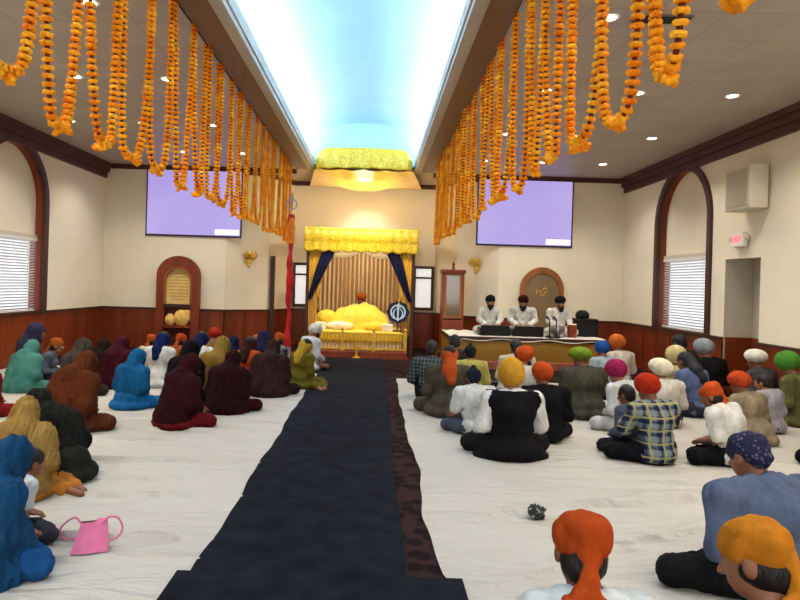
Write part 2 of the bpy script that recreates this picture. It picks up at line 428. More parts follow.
tag(sheet(lambda y: XL + .1, left_edge, 1.2, 10.6, 120, 380, 'floor_sheet', 3, lc), 'creased white cotton sheet spread on the floor left of the aisle runner', 'sheet', 'white floor sheets')
tag(sheet(right_edge, lambda y: XR - .1, 1.2, 10.3, 120, 380, 'floor_sheet', 8, rc), 'creased white cotton sheet spread on the floor right of the aisle runner', 'sheet', 'white floor sheets')
# aisle runner
m, n, l, b = nt('navy carpet')
tc = n.new('ShaderNodeTexCoord'); no = n.new('ShaderNodeTexNoise'); no.inputs['Scale'].default_value = 6; no.inputs['Detail'].default_value = 9; l.new(tc.outputs['Object'], no.inputs['Vector'])
rp = n.new('ShaderNodeValToRGB'); e = rp.color_ramp.elements; e[0].color = lin((14, 16, 24)); e[1].color = lin((28, 31, 42)); e[0].position = .35; e[1].position = .7
n2 = n.new('ShaderNodeTexNoise'); n2.inputs['Scale'].default_value = 160; l.new(tc.outputs['Object'], n2.inputs['Vector'])
bp = n.new('ShaderNodeBump'); bp.inputs['Strength'].default_value = .6; bp.inputs['Distance'].default_value = .01; l.new(n2.outputs['Fac'], bp.inputs['Height']); l.new(bp.outputs[0], b.inputs['Normal'])
l.new(no.outputs['Fac'], rp.inputs[0]); l.new(rp.outputs[0], b.inputs['Base Color']); b.inputs['Roughness'].default_value = .95; b.inputs['Specular IOR Level'].default_value = .1
M_navy = m
P = []
for j in range(121):
    y = 1.5 + j * (12.85 - 1.5) / 120
    xs = [left_edge(y) - .012 + wob(y, 2) * .4, -.6, -.3, 0, .2 + .01 * math.sin(2.1 * y)]
    P.append([(x, y, .024) for x in xs])
ru = MB().grid(P).build('aisle_carpet', M_navy)
so = ru.modifiers.new('s', 'SOLIDIFY'); so.thickness = .014; so.offset = -1
tag(ru, 'long dark navy carpet runner down the aisle to the altar', 'carpet')
tag(MB().box((-1.0, 2.2, .026), (.5, 3.26, .036)).build('floor_mat', M_navy), 'dark navy mat laid across the near end of the aisle runner', 'mat')

# ------------------------------------------------------------------ recessed lights and vents
M_lamp = emis('lamp lens', (255, 246, 228), 14)
cols_l = [(-2.7, 'nearest the skylight'), (-3.86, 'middle of its row'), (-5.05, 'nearest the left wall')]
cols_r = [(2.06, 'nearest the skylight'), (3.22, 'middle of its row'), (4.41, 'nearest the right wall')]
ords = ['first', 'second', 'third', 'fourth', 'last']
rowsY = [5.67, 7.8, 10.07, 12.25]
proto = None
def lamp_data(e):
    ld = bpy.data.lights.new('spot', 'SPOT'); ld.energy = e; ld.spot_size = R(125); ld.spot_blend = .7; ld.shadow_soft_size = .07; ld.color = (1, .93, .82)
    return ld
SPOT = lamp_data(100)
for side, cols_ in (('left', cols_l), ('right', cols_r)):
    for x, where in cols_:
        for k, y in enumerate(rowsY):
            if side == 'left' and k == 0 and x < -3: continue
            if side == 'right' and k == 0 and x > 3: continue
            if proto is None:
                t = empty('recessed_downlight', (0, 0, 0))
                MB().lathe([(.066, .03), (.066, -.004), (.088, -.008), (.094, 0), (.094, .001), (.07, .001), (.07, .03)], n=24).build('trim_ring', M_white, t, True)
                MB().lathe([(.0, -.003), (.064, -.003), (.064, .0), (.0, .0)], n=24).build('lens', M_lamp, t)
                proto = t
            else: t = copy_tree(proto)
            t.location = (x, y, ZC - .001)
            tag(t, 'round recessed light in the %s ceiling, %s row from the camera, %s' % (side, ords[k], where), 'ceiling light', 'recessed ceiling lights')
for side, cols_ in ((0, cols_l), (1, cols_r)):
    for x, _w in cols_:
        for y in rowsY + [3.5, 1.2, -1.2]:
            o = bpy.data.objects.new('spot', SPOT); col.objects.link(o); o.location = (x, y, ZC - .03)
t = empty('ceiling_vent', (2.53, 5.66, ZC)); tag(t, 'dark slotted air vent in the right ceiling near the garlands', 'vent', 'ceiling vents')
def vent(t):
    MB().box((-.26, -.09, -.012), (.26, .09, -.002)).build('vent_frame', mat('grey metal', (120, 112, 104), .5), t)
    mb = MB()
    for k in range(3): mb.box((-.24, -.07 + k * .05, -.022), (.24, -.04 + k * .05, -.012))
    mb.build('slots', M_black, t)
vent(t)

# ------------------------------------------------------------------ lamps of the vault and an added fill at the rear of the hall
def area(name, loc, rot, sx, sy, e, c):
    d = bpy.data.lights.new(name, 'AREA'); d.shape = 'RECTANGLE'; d.size = sx; d.size_y = sy; d.energy = e; d.color = c
    o = bpy.data.objects.new(name, d); col.objects.link(o); o.location = loc; o.rotation_euler = rot; return o
L = SY1 - YB
COVE = 330
area('cove_lamp', (SX0 - .2, (YB + SY1) / 2, ZC + .08), (PI, R(-35), 0), .1, L, COVE, (.93, .97, 1))
area('cove_lamp', (SX1 + .2, (YB + SY1) / 2, ZC + .08), (PI, R(35), 0), .1, L, COVE, (.93, .97, 1))
area('rear_fill', (0, YB + .1, 2.0), (R(98), 0, 0), 9, 2.6, 330, (1, .97, .93))  # added fill light before the rear wall, which has no window
w = bpy.data.worlds.new('w'); sc.world = w; w.use_nodes = True
w.node_tree.nodes['Background'].inputs[0].default_value = (.8, .8, .85, 1); w.node_tree.nodes['Background'].inputs[1].default_value = .1
sc.view_settings.view_transform = 'Standard'; sc.view_settings.look = 'None'; sc.view_settings.exposure = 0.0
# ================================================================== GARLANDS
def col_ramp_noise(name, stops, scale, rough=.8):
    m, n, l, b = nt(name)
    tc = n.new('ShaderNodeTexCoord'); no = n.new('ShaderNodeTexNoise'); no.inputs['Scale'].default_value = scale; no.inputs['Detail'].default_value = 2
    l.new(tc.outputs['Object'], no.inputs['Vector'])
    rp = n.new('ShaderNodeValToRGB'); e = rp.color_ramp.elements
    e[0].position, e[0].color = stops[0][0], lin(stops[0][1]); e[1].position, e[1].color = stops[-1][0], lin(stops[-1][1])
    for p, c in stops[1:-1]:
        q = e.new(p); q.color = lin(c)
    l.new(no.outputs['Fac'], rp.inputs[0]); l.new(rp.outputs[0], b.inputs['Base Color']); b.inputs['Roughness'].default_value = rough; b.inputs['Specular IOR Level'].default_value = .1
    return m
M_mari = col_ramp_noise('marigold', [(.3, (228, 108, 10)), (.5, (248, 148, 22)), (.7, (255, 186, 44))], 9)
M_mari2 = col_ramp_noise('marigold deep', [(.3, (216, 92, 12)), (.5, (238, 124, 16)), (.7, (250, 152, 24))], 9)
M_heart = mat('marigold heart', (110, 34, 8), .9, .2)
rng = random.Random(11)
def flower(n=16, seed=0):
    r3 = random.Random(seed); pr = [(.012, -.012), (.026, -.013), (.031, .0), (.026, .012), (.013, .014)]
    v = []; N = len(pr)
    for i, (r, z) in enumerate(pr):
        for k in range(n):
            q = 1 + (.16 if k % 2 else -.12) * (1 if 0 < i < 4 else .3) + r3.uniform(-.05, .05)
            v.append((r * q * math.cos(2 * PI * k / n), r * q * math.sin(2 * PI * k / n), z + r3.uniform(-.002, .002)))
    f = [(i * n + k, i * n + (k + 1) % n, (i + 1) * n + (k + 1) % n, (i + 1) * n + k) for i in range(N - 1) for k in range(n)]
    f += [tuple(range(n - 1, -1, -1)), tuple((N - 1) * n + k for k in range(n))]
    return v, f
def garland_meshes(seed, hw=.268, drop=1.62, wide=0.0):
    r3 = random.Random(seed)
    pts = []
    for i in range(401):
        t = -1 + 2 * i / 400
        pts.append(Vector((.02 * math.sin(3 * t + seed), hw * (abs(t) ** .62) * (1 if t > 0 else -1) * (.98 + wide), -drop + drop * abs(t) ** 2.6)))
    # sample evenly
    acc = [0]
    for a, b_ in zip(pts[:-1], pts[1:]): acc.append(acc[-1] + (b_ - a).length)
    n = int(acc[-1] / .043); fl = MB(); line = []
    j = 0
    for q in range(n + 1):
        s_ = acc[-1] * q / n
        while j < 399 and acc[j + 1] < s_: j += 1
        u_ = (s_ - acc[j]) / max(1e-6, acc[j + 1] - acc[j]); p = pts[j].lerp(pts[j + 1], u_); d = (pts[j + 1] - pts[j]).normalized()
        line.append(p)
        v, f = flower(12, r3.randint(0, 9)); k = r3.uniform(.9, 1.12)
        M = d.to_track_quat('Z', 'Y').to_matrix() @ Matrix.Rotation(r3.uniform(0, 6), 3, 'Z') @ Matrix.Rotation(r3.uniform(-.12, .12), 3, 'X')
        fl.add([p + M @ (Vector(a) * k) for a in v], f)
    for q in range(3):   # a small tuft where the loop hangs lowest
        v, f = flower(12, q); p = Vector((r3.uniform(-.03, .03), r3.uniform(-.06, .06), -drop - r3.uniform(0, .04)))
        M = Euler((r3.uniform(-1, 1), r3.uniform(-1, 1), 0)).to_matrix()
        fl.add([p + M @ (Vector(a) * 1.1) for a in v], f)
    return fl.mesh('flowers'), MB().tube(line, .013, 6).mesh('string')
protos = []
for sd in range(4):
    fm, sm = garland_meshes(sd, wide=rng.uniform(-.05, .05), drop=1.59 + .02 * (sd - 1.5))
    protos.append((fm, sm))
ordn = 'nearest second third fourth fifth sixth seventh eighth ninth tenth eleventh twelfth thirteenth fourteenth fifteenth sixteenth seventeenth eighteenth nineteenth twentieth twenty-first'.split()
def garlands(x, y0, dy, n, side):
    for k in range(n):
        fm, sm = protos[(k * 3 + (side == 'right')) % 4]
        o = link('hanging_garland', fm.copy() if (side == 'right' and k == 0) else fm, M_mari if True else None)
        o.location = (x + rng.uniform(-.015, .015), y0 + dy * k, ZC - .01 + (0.08 if k == 0 else 0)); o.rotation_euler = (0, 0, rng.uniform(-.06, .06) + (PI if k % 2 else 0))
        c = link('string', sm, M_heart, o)
        lab = 'orange marigold garland hanging %s of the skylight, %s' % (side, 'nearest the camera' if k == 0 else ordn[k] + ' from the camera')
        tag(o, lab, 'garland', 'marigold garlands on the ' + side)
garlands(-1.87, 3.07, .548, 19, 'left')
garlands(1.19, 2.06, .553, 20, 'right')
for x, nm_ in ((-1.87, 'left'), (1.19, 'right')):
    tag(MB().tube([(x, 1.5, ZC - .012), (x, 13.3, ZC - .012)], .008, 6).build('hanging_wire', M_black), 'thin dark wire along the ceiling carrying the %s row of garlands' % nm_, 'wire')

# ================================================================== SCREENS, ARCHED BOARDS, SCONCES
m, n, l, b = nt('projected lavender')
tc = n.new('ShaderNodeTexCoord'); no = n.new('ShaderNodeTexNoise'); no.inputs['Scale'].default_value = .7; l.new(tc.outputs['Object'], no.inputs['Vector'])
rp = n.new('ShaderNodeValToRGB'); e = rp.color_ramp.elements; e[0].color = lin((186, 168, 250)); e[1].color = lin((206, 190, 255)); e[0].position = .3; e[1].position = .7
l.new(no.outputs['Fac'], rp.inputs[0]); l.new(rp.outputs[0], b.inputs['Emission Color']); b.inputs['Base Color'].default_value = lin((60, 55, 80)); b.inputs['Emission Strength'].default_value = .78
M_screen = m
M_cap = emis('caption glow', (232, 232, 255), .85)
def screen(xc, lab):
    t = empty('projection_screen', (xc, YF, 0)); tag(t, lab, 'screen', 'projection screens')
    MB().box((-1.07, -.035, 2.5), (1.07, -.003, 3.985)).build('screen_frame', mat('dark frame', (40, 30, 60), .5), t)
    MB().grid([[(-1.04, -.04, 2.54), (1.04, -.04, 2.54)], [(-1.04, -.04, 3.97), (1.04, -.04, 3.97)]]).build('screen_panel', M_screen, t)
    MB().grid([[(.48, -.043, 2.56), (1.02, -.043, 2.56)], [(.48, -.043, 2.68), (1.02, -.043, 2.68)]]).build('caption_strip', M_cap, t)
screen(-4.1, 'lavender lit projection screen on the back wall left of the altar')
screen(3.27, 'lavender lit projection screen on the back wall above the musicians')

def text(name, body, size, loc, rot, m, parent=None, ext=.002):
    cu = bpy.data.curves.new(name, 'FONT'); cu.body = body; cu.size = size; cu.align_x = 'CENTER'; cu.align_y = 'CENTER'; cu.extrude = ext
    o = bpy.data.objects.new(name, cu); col.objects.link(o)
    dg = bpy.context.evaluated_depsgraph_get(); me = bpy.data.meshes.new_from_object(o.evaluated_get(dg)); bpy.data.objects.remove(o)
    o = link(name, me, m, parent); o.location = loc; o.rotation_euler = rot; return o

# left: tall wooden arch with a gilded text panel, a recess with gold bundles below
xa = -4.37
t = empty('arched_text_board', (xa, YF - .06, 0)); tag(t, 'wooden arch on the left back wall framing a pale gilded panel of writing', 'arched board')
MB().band(arch(0, .48, .0, 1.62, .44), arch(0, .29, .0, 1.5, .3), 'y', -.09, 0).build('arch_frame', M_wood, t)
MB().band(arch(0, .31, .98, 1.5, .32), arch(0, .27, 1.0, 1.5, .28), 'y', -.11, -.06).build('arch_molding', M_oak, t)
MB().prism(arch(0, .29, 1.0, 1.5, .3), 'y', -.03, -.005).build('text_panel', mat('gilded paper', (232, 200, 128), .6, .08, 6), t)
mb = MB()
for k in range(9):
    w_ = .2 - (.05 if k in (0, 8) else 0); z = 1.08 + k * .072
    x = -w_
    r4 = random.Random(k)
    while x < w_:
        d_ = r4.uniform(.02, .06); mb.box((x, -.034, z), (min(w_, x + d_), -.029, z + .022)); x += d_ + .014
mb.build('lettering', mat('writing gold', (190, 146, 60), .6), t)
MB().box((-.31, -.12, .92), (.31, 0, .99)).build('shelf', M_wood2, t)
MB().box((-.29, -.02, .0), (.29, -.005, .93)).build('recess_back', mat('dark recess', (88, 30, 16), .6), t)
MB().box((-.31, -.2, .48), (.31, 0, .53)).build('lower_shelf', M_wood, t)
M_goldcloth = mat('gold cloth', (236, 190, 96), .5, .15, 12, .3, 30, sheen=.3)
o = MB().ell((0, 0, .12), (.11, .08, .13), 20, 12, lambda d: 1 + .05 * math.sin(7 * math.atan2(d[1], d[0]) + 4 * d[2])).tube([(0, 0, .22), (.0, 0, .26)], [.03, .045]).build('cloth_bundle', M_goldcloth, None, True)
o.location = (xa - .14, YF - .19, .525); tag(o, 'small round gold cloth bundle on the shelf of the left arch', 'bundle', 'gold bundles in the arch recess')
o = MB().ell((0, 0, .17), (.17, .07, .175), 22, 14, lambda d: 1 + .06 * math.sin(5 * math.atan2(d[1], d[0]) + 6 * d[2])).box((.05, -.05, .1), (.18, .05, .35), .03).build('cloth_bundle', M_goldcloth, None, True)
o.location = (xa + .11, YF - .17, .525); tag(o, 'larger square-ended gold cloth bundle on the shelf of the left arch', 'bundle', 'gold bundles in the arch recess')

# right: arched wooden board behind the musicians with a small gold emblem
xb = 3.68
t = empty('arched_mirror_board', (xb, YF - .06, 0)); tag(t, 'arched wooden board with a dim grey centre behind the musicians', 'arched board')
MB().band(arch(0, .48, .55, 1.55, .5), arch(0, .385, .55, 1.5, .42), 'y', -.06, 0).build('arch_frame', M_oak, t)
MB().prism(arch(0, .39, .55, 1.5, .43), 'y', -.03, -.005).build('center_panel', mat('dim bronze panel', (128, 104, 72), .35, .1, 3, spec=.5), t)
mb = MB().tube([(-.1, -.035, 1.5), (-.06, -.035, 1.54), (-.02, -.035, 1.5), (-.06, -.035, 1.46), (-.02, -.035, 1.42), (.04, -.035, 1.44), (.1, -.035, 1.52)], .012, 6)
mb.tube([(.02, -.035, 1.56), (.07, -.035, 1.6), (.12, -.035, 1.57)], .01, 6).tube([(-.12, -.035, 1.56), (-.12, -.035, 1.44)], .01, 6)
mb.build('gold_emblem', M_gold, t)

M_sc = mat('gold leaf shade', (214, 172, 78), .35, .2, 20, metal=.4)
def sconce(x, y, rz, lab):
    t = empty('wall_sconce', (x, y, 2.0), rz); tag(t, lab, 'sconce', 'gold leaf sconces')
    mb = MB()
    for k in range(5):
        a_ = (k - 2) * .42; q = []
        for i in range(7):
            w_ = .045 * math.sin(PI * (i + .4) / 7.4); L_ = .04 + .2 * i / 6
            q.append([(math.sin(a_) * L_ - math.cos(a_) * w_, -.05 - .06 * math.sin(PI * i / 8), math.cos(a_) * L_ + math.sin(a_) * w_),
                      (math.sin(a_) * L_, -.075 - .06 * math.sin(PI * i / 8), math.cos(a_) * L_),
                      (math.sin(a_) * L_ + math.cos(a_) * w_, -.05 - .06 * math.sin(PI * i / 8), math.cos(a_) * L_ - math.sin(a_) * w_)])
        mb.grid(q)
    mb.build('leaf_shade', M_sc, t, True)
    MB().ell((0, -.03, 0), (.07, .045, .09), 16, 10).build('wall_plate', M_gold, t, True)
    MB().lathe([(.02, -.14), (.035, -.1), (.015, -.06), (.015, .02)], (0, -.06, 0), 12).build('stem', M_gold, t, True)
ang = math.atan2(14.5 - YF, .85)
sconce(AX - 2.62, YF + .335, ang, 'gold leaf-shaped wall sconce left of the altar')
sconce(AX + 2.62, YF + .335, -ang, 'gold leaf-shaped wall sconce right of the altar')

# right wall: loudspeaker, exit sign, door in the recess
t = empty('wall_speaker', (XR, 9.0, 3.1)); tag(t, 'beige box loudspeaker mounted high on the right wall', 'speaker')
MB().box((-.3, -.32, -.3), (-.04, .32, .33), .02).build('cabinet', M_beige, t)
MB().box((-.315, -.26, -.25), (-.3, .26, .27)).build('grille', mat('speaker grille', (196, 184, 158), .8, .1, 60, .5, 200), t)
MB().box((-.04, -.08, -.1), (0, .08, .1)).tube([(-.06, .1, .33), (-.06, .12, .5), (-.01, .12, .56)], .008, 6).build('mount_bracket', M_beige, t)
t = empty('exit_sign', (XR, 9.32, 2.4)); tag(t, 'red lit exit sign on the right wall over the door recess', 'sign')
MB().box((-.1, -.15, -.11), (-.02, .15, .11), .008).build('sign_box', M_white, t)
MB().box((-.02, -.06, -.06), (0, .06, .06)).build('mount_plate', M_white, t)
M_red = emis('exit red', (255, 70, 90), 1.6)
text('lettering', 'EXIT', .125, (-.103, 0, 0), (R(90), 0, R(-90)), M_red, t)
for s_ in (-1, 1):
    MB().ell((-.07, s_ * .2, .02), (.035, .035, .045), 14, 10).tube([(-.05, s_ * .15, 0), (-.06, s_ * .19, .0)], .012, 6).build('emergency_lamp', M_beige, t, True)
d_ = empty('door_1', (XR + D, (DY0 + DY1) / 2, 0)); struct(d_)

# ================================================================== ALTAR
M_yel = mat('yellow satin', (246, 206, 44), .45, .12, 14, .35, 40, sheen=.4, spec=.4)
m, n, l, b = nt('yellow brocade')
tc = n.new('ShaderNodeTexCoord'); vo = n.new('ShaderNodeTexVoronoi'); vo.inputs['Scale'].default_value = 22; l.new(tc.outputs['Object'], vo.inputs['Vector'])
rp = n.new('ShaderNodeValToRGB'); e = rp.color_ramp.elements; e[0].color = lin((250, 222, 100)); e[1].color = lin((206, 172, 30)); e[0].position = .15; e[1].position = .45
q = e.new(.3); q.color = lin((232, 198, 44)); l.new(vo.outputs['Distance'], rp.inputs[0]); l.new(rp.outputs[0], b.inputs['Base Color']); b.inputs['Roughness'].default_value = .4
M_broc = m
M_goldd = mat('gold drape', (222, 168, 40), .5, .12, 9, .2, 30, stretch=(1, 1, .3), sheen=.3)
M_navyd = mat('navy satin', (24, 26, 62), .45, .15, 9, .2, 30, stretch=(1, 1, .3))
M_wht = mat('white satin', (240, 228, 200), .5, .05, 8, .3, 25)
def drape(y, left, right, n=30, m_=24, folds=6, amp=.03, name='drape', mt=None, parent=None, thick=.008):
    # left/right: lists of (x, z) from top to bottom
    def samp(pl, t):
        k = t * (len(pl) - 1); i = min(int(k), len(pl) - 2); u_ = k - i
        a, b_ = pl[i], pl[i + 1]; return a[0] + (b_[0] - a[0]) * u_, a[1] + (b_[1] - a[1]) * u_
    P = []
    for j in range(m_ + 1):
        t_ = j / m_; a, b_ = samp(left, t_), samp(right, t_); row = []
        for i in range(n + 1):
            s_ = i / n
            row.append((a[0] + (b_[0] - a[0]) * s_, y - amp * (math.sin(2 * PI * folds * s_ + .8 * math.sin(4 * t_)) * (.6 + .4 * t_)), a[1] + (b_[1] - a[1]) * s_))
        P.append(row)
    o = MB().grid(P).build(name, mt, parent, True)
    s2 = o.modifiers.new('s', 'SOLIDIFY'); s2.thickness = thick
    return o
AXX = -.345
# dais
t = empty('altar_dais', (AXX, 13.0, 0)); tag(t, 'low brown altar dais with a pale cloth-covered platform', 'dais')
MB().box((-1.06, 0, 0), (1.04, 2.3, .14), .01).box((-1.09, -.02, .0), (1.07, .02, .05)).build('base_step', M_wood, t)
MB().box((-.95, .25, .14), (.93, 2.2, .5), .03).build('platform', M_wht, t)
MB().box((-.96, .22, .30), (.94, 2.15, .56), .06).build('platform_cushion', M_yel, t)
# gold railing
t = empty('altar_railing', (AXX, 13.08, .14)); tag(t, 'low gilded railing across the front of the altar dais', 'railing')
MB().box((-1.0, -.02, .36), (1.0, .03, .4), .008).build('top_rail', M_gold, t)
MB().box((-1.0, -.02, .03), (1.0, .03, .07), .006).build('bottom_rail', M_gold, t)
bal = MB().lathe([(.012, .07), (.02, .1), (.012, .14), (.024, .2), (.012, .27), (.018, .31), (.012, .36)], n=10).mesh('baluster', True)
for k in range(25):
    o = link('baluster', bal, M_gold, t); o.location = (-.96 + k * .08, .005, 0)
    if k % 2 == 0 and k < 24:
        MB().band([(-.08 + .16 * i / 8 - .0 + .08, .34 - .1 * abs(i - 4) / 4 * 1.0) for i in range(9)], [(-.08 + .16 * i / 8 + .08, .32 - .1 * abs(i - 4) / 4) for i in range(9)], 'y', -.005, .015).build('arch_tracery', M_gold, t).location = (-.96 + k * .08, 0, 0)
for x in (-1.0, -.33, .33, 1.0):
    o = MB().box((x - .03, -.03, 0), (x + .03, .04, .42), .006).ell((x, .005, .46), (.035, .035, .045), 14, 10).build('post', M_gold, t, False)
# canopy
t = empty('altar_canopy', (AXX, 13.35, 0)); tag(t, 'yellow brocade canopy on dark posts with gold and navy drapes over the altar', 'canopy')
for x in (-1.14, 1.14):
    for y in (.08, 1.5):
        MB().box((x - .035, y - .035, .0), (x + .035, y + .035, 2.6), .006).build('post', M_wood2, t)
MB().box((-1.2, 0, 2.5), (1.2, 1.6, 2.74)).build('canopy_roof', M_yel, t)
def wavy_band(x0, x1, z0, z1, y, n=72, amp=.02, sc=9, drop=.05):
    P = []
    for j in range(13):
        t_ = j / 12; row = []
        for i in range(n + 1):
            s_ = i / n; zz = z1 + (z0 - z1) * t_ - drop * t_ * (abs(math.sin(PI * sc * s_)))
            row.append((x0 + (x1 - x0) * s_, y - amp * math.sin(2 * PI * sc * 1.5 * s_) * (.3 + .7 * t_) - (.025 if 3 <= j <= 6 else 0), zz))
        P.append(row)
    return MB().grid(P)
o = wavy_band(-1.23, 1.23, 2.27, 2.76, -.03).build('valance', M_broc, t, True); o.modifiers.new('s', 'SOLIDIFY').thickness = .01
for s_ in (-1, 1):
    P = [[(s_ * 1.22, 0 + i * .08 , 2.76 - .49 * j / 6 ) for i in range(21)] for j in range(7)]
    MB().grid(P).build('side_valance', M_broc, t)
    f = lambda q: [(s_ * x, z) for x, z in q]
    # gold drape gathered at the post
    drape(.075, f([(1.12, 2.4), (1.12, 1.6), (1.1, .45)]), f([(.62, 2.4), (.78, 1.75), (.93, 1.25), (.92, .45)]), folds=5, amp=.025, name='gold_drape', mt=M_goldd, parent=t)
    drape(.02, f([(.8, 2.36), (.98, 1.8), (1.13, 1.2)]), f([(.5, 2.36), (.72, 1.9), (1.06, 1.2)]), folds=3, amp=.02, name='navy_drape', mt=M_navyd, parent=t)
    MB().tube([(s_ * .86, -.04, 1.5), (s_ * .9, -.05, 1.35), (s_ * .84, -.05, 1.22), (s_ * .88, -.05, 1.05)], .012, 6).build('tassel_cord', M_goldd, t, True)
# curtains behind the throne
m, n, l, b = nt('striped curtain')
tc = n.new('ShaderNodeTexCoord'); sx = n.new('ShaderNodeSeparateXYZ'); l.new(tc.outputs['Object'], sx.inputs[0])
wv = n.new('ShaderNodeMath'); wv.operation = 'MULTIPLY'; wv.inputs[1].default_value = 62; l.new(sx.outputs[0], wv.inputs[0])
si = n.new('ShaderNodeMath'); si.operation = 'SINE'; l.new(wv.outputs[0], si.inputs[0])
rp = n.new('ShaderNodeValToRGB'); e = rp.color_ramp.elements; e[0].color = lin((176, 136, 92)); e[1].color = lin((240, 222, 184)); e[0].position = .2; e[1].position = .7
l.new(si.outputs[0], rp.inputs[0]); l.new(rp.outputs[0], b.inputs['Base Color']); b.inputs['Roughness'].default_value = .7
M_cur = m
c0 = empty('altar_curtain', (AXX, 15.1, 0)); tag(c0, 'pleated tan striped curtains with a cream swag behind the throne', 'curtain')
for s_ in (-1, 1):
    drape(0, [(s_ * 1.05, 2.42), (s_ * 1.05, .2)], [(s_ * .02, 2.42), (s_ * .04, .2)], n=90, m_=8, folds=9, amp=.035, name='curtain_panel', mt=M_cur, parent=c0)
    P = []
    for j in range(9):
        t_ = j / 8
        P.append([(s_ * (1.02 * i / 24), -.06 - .05 * math.sin(PI * t_) - .012 * math.sin(t_ * 18), 2.44 - (.1 + .16 * math.sin(PI * i / 24)) * t_) for i in range(25)])
    o = MB().grid(P).build('swag', M_wht, c0, True)
MB().tube([(-1.1, -.02, 2.44), (1.1, -.02, 2.44)], .02, 8).build('curtain_rod', M_gold, c0, True)
# scripture under yellow cloth, bolsters, cushions
def cushion(name, c, r, mt, lab, cat, folds=5, amp=.05, group=None, n=36):
    o = MB().ell((0, 0, r[2]), r, n, 18, lambda d: 1 + amp * math.sin(folds * math.atan2(d[1], d[0]) + 5 * d[2]) * (1 - abs(d[2]))).build(name, mt, None, True)
    for v in o.data.vertices: v.co.z = max(0.0, v.co.z * 1.12 - r[2] * .12)
    o.location = c; return tag(o, lab, cat, group)
# main cloth mound: a broad draped body
P = []
for j in range(25):
    y = -.42 + .84 * j / 24; row = []
    for i in range(49):
        x = -.68 + 1.36 * i / 48
        q = max(0, 1 - abs(x / .68) ** 3.2) ** .5 * max(0, 1 - abs(y / .42) ** 3) ** .5
        z = .50 * q + .025 * math.sin(9 * x + 4 * y) * q + .02 * math.sin(23 * x - 7 * y) * q + .06 * q * math.exp(-((x) / .25) ** 2)
        row.append((x, y, z))
    P.append(row)
o = MB().grid(P).build('scripture_cloth', M_yel, None, True); o.location = (AXX + .02, 13.95, .56)
tag(o, 'broad bright yellow cloth mound covering the scripture on the altar', 'cloth')
cushion('bolster', (AXX - .72, 13.75, .55), (.25, .15, .2), M_yel, 'rounded yellow bolster left of the scripture mound', 'cushion', 6)
cushion('cushion', (AXX - .42, 13.5, .55), (.3, .13, .09), M_wht, 'flat cream cushion at the front of the altar, under the mound', 'cushion', 4)
cushion('cushion', (AXX + .4, 13.5, .55), (.3, .13, .09), M_yel, 'flat yellow cushion at the front right of the mound', 'cushion', 4)
o = MB().box((-.11, -.09, 0), (.11, .09, .16), .02).build('offering_box', M_wht); o.location = (AXX - .82, 13.42, .555); tag(o, 'small cream box at the left front corner of the altar', 'box', 'cream offering boxes')
o = MB().box((-.12, -.09, 0), (.12, .09, .16), .02).build('offering_box', M_wht); o.location = (AXX + .62, 13.36, .555); tag(o, 'small cream box at the right front corner of the altar, under the emblem', 'box', 'cream offering boxes')
# emblem disc on a stand
t = empty('emblem_disc', (.49, 13.32, .56)); tag(t, 'round navy disc with white ring and sword emblem on the altar', 'emblem')
pr = [(.235 * (1 + .05 * math.cos(8 * a_)) * math.cos(a_), .42 + .235 * (1 + .05 * math.cos(8 * a_)) * math.sin(a_)) for a_ in [2 * PI * k / 64 for k in range(64)]]
MB().prism(pr, 'y', -.02, .02).build('disc', M_navyd, t)
M_ice = mat('ice blue', (196, 222, 246), .4, .05)
ci = lambda r, n=40: [(r * math.cos(2 * PI * k / n), .42 + r * math.sin(2 * PI * k / n)) for k in range(n)]
MB().band(ci(.165), ci(.135), 'y', -.03, -.02, True).build('ring', M_ice, t)
MB().prism([(0, .62), (.022, .56), (.016, .3), (.03, .26), (0, .22), (-.03, .26), (-.016, .3), (-.022, .56)], 'y', -.034, -.02).build('center_sword', M_ice, t)
for s_ in (-1, 1):
    oa = [(s_ * (.03 + .085 * math.sin(PI * k / 12) ), .26 + .26 * k / 12) for k in range(13)]; ob = [(s_ * (.03 + .055 * math.sin(PI * k / 12)), .27 + .235 * k / 12) for k in range(13)]
    MB().band(oa, ob, 'y', -.032, -.02).build('curved_sword', M_ice, t)
MB().box((-.1, -.06, 0), (.1, .06, .03)).tube([(0, .03, .02), (0, .025, .35)], .015, 8).build('stand', M_wood2, t)
# little stand of gold arrows before the railing
t = empty('gold_ornament', (AXX - .02, 12.97, .0)); tag(t, 'small fan of gilded swords standing before the altar railing', 'ornament')
MB().lathe([(.09, 0), (.09, .02), (.03, .05), (.02, .12)], n=16).build('base', M_gold, t, True)
for k in range(5):
    a_ = (k - 2) * .3
    MB().tube([(0, 0, .1), (math.sin(a_) * .3, 0, .1 + math.cos(a_) * .42)], [.012, .006], 6).box((math.sin(a_) * .11 - .03, -.01, .1 + math.cos(a_) * .13), (math.sin(a_) * .11 + .03, .01, .12 + math.cos(a_) * .13)).build('sword', M_gold, t)
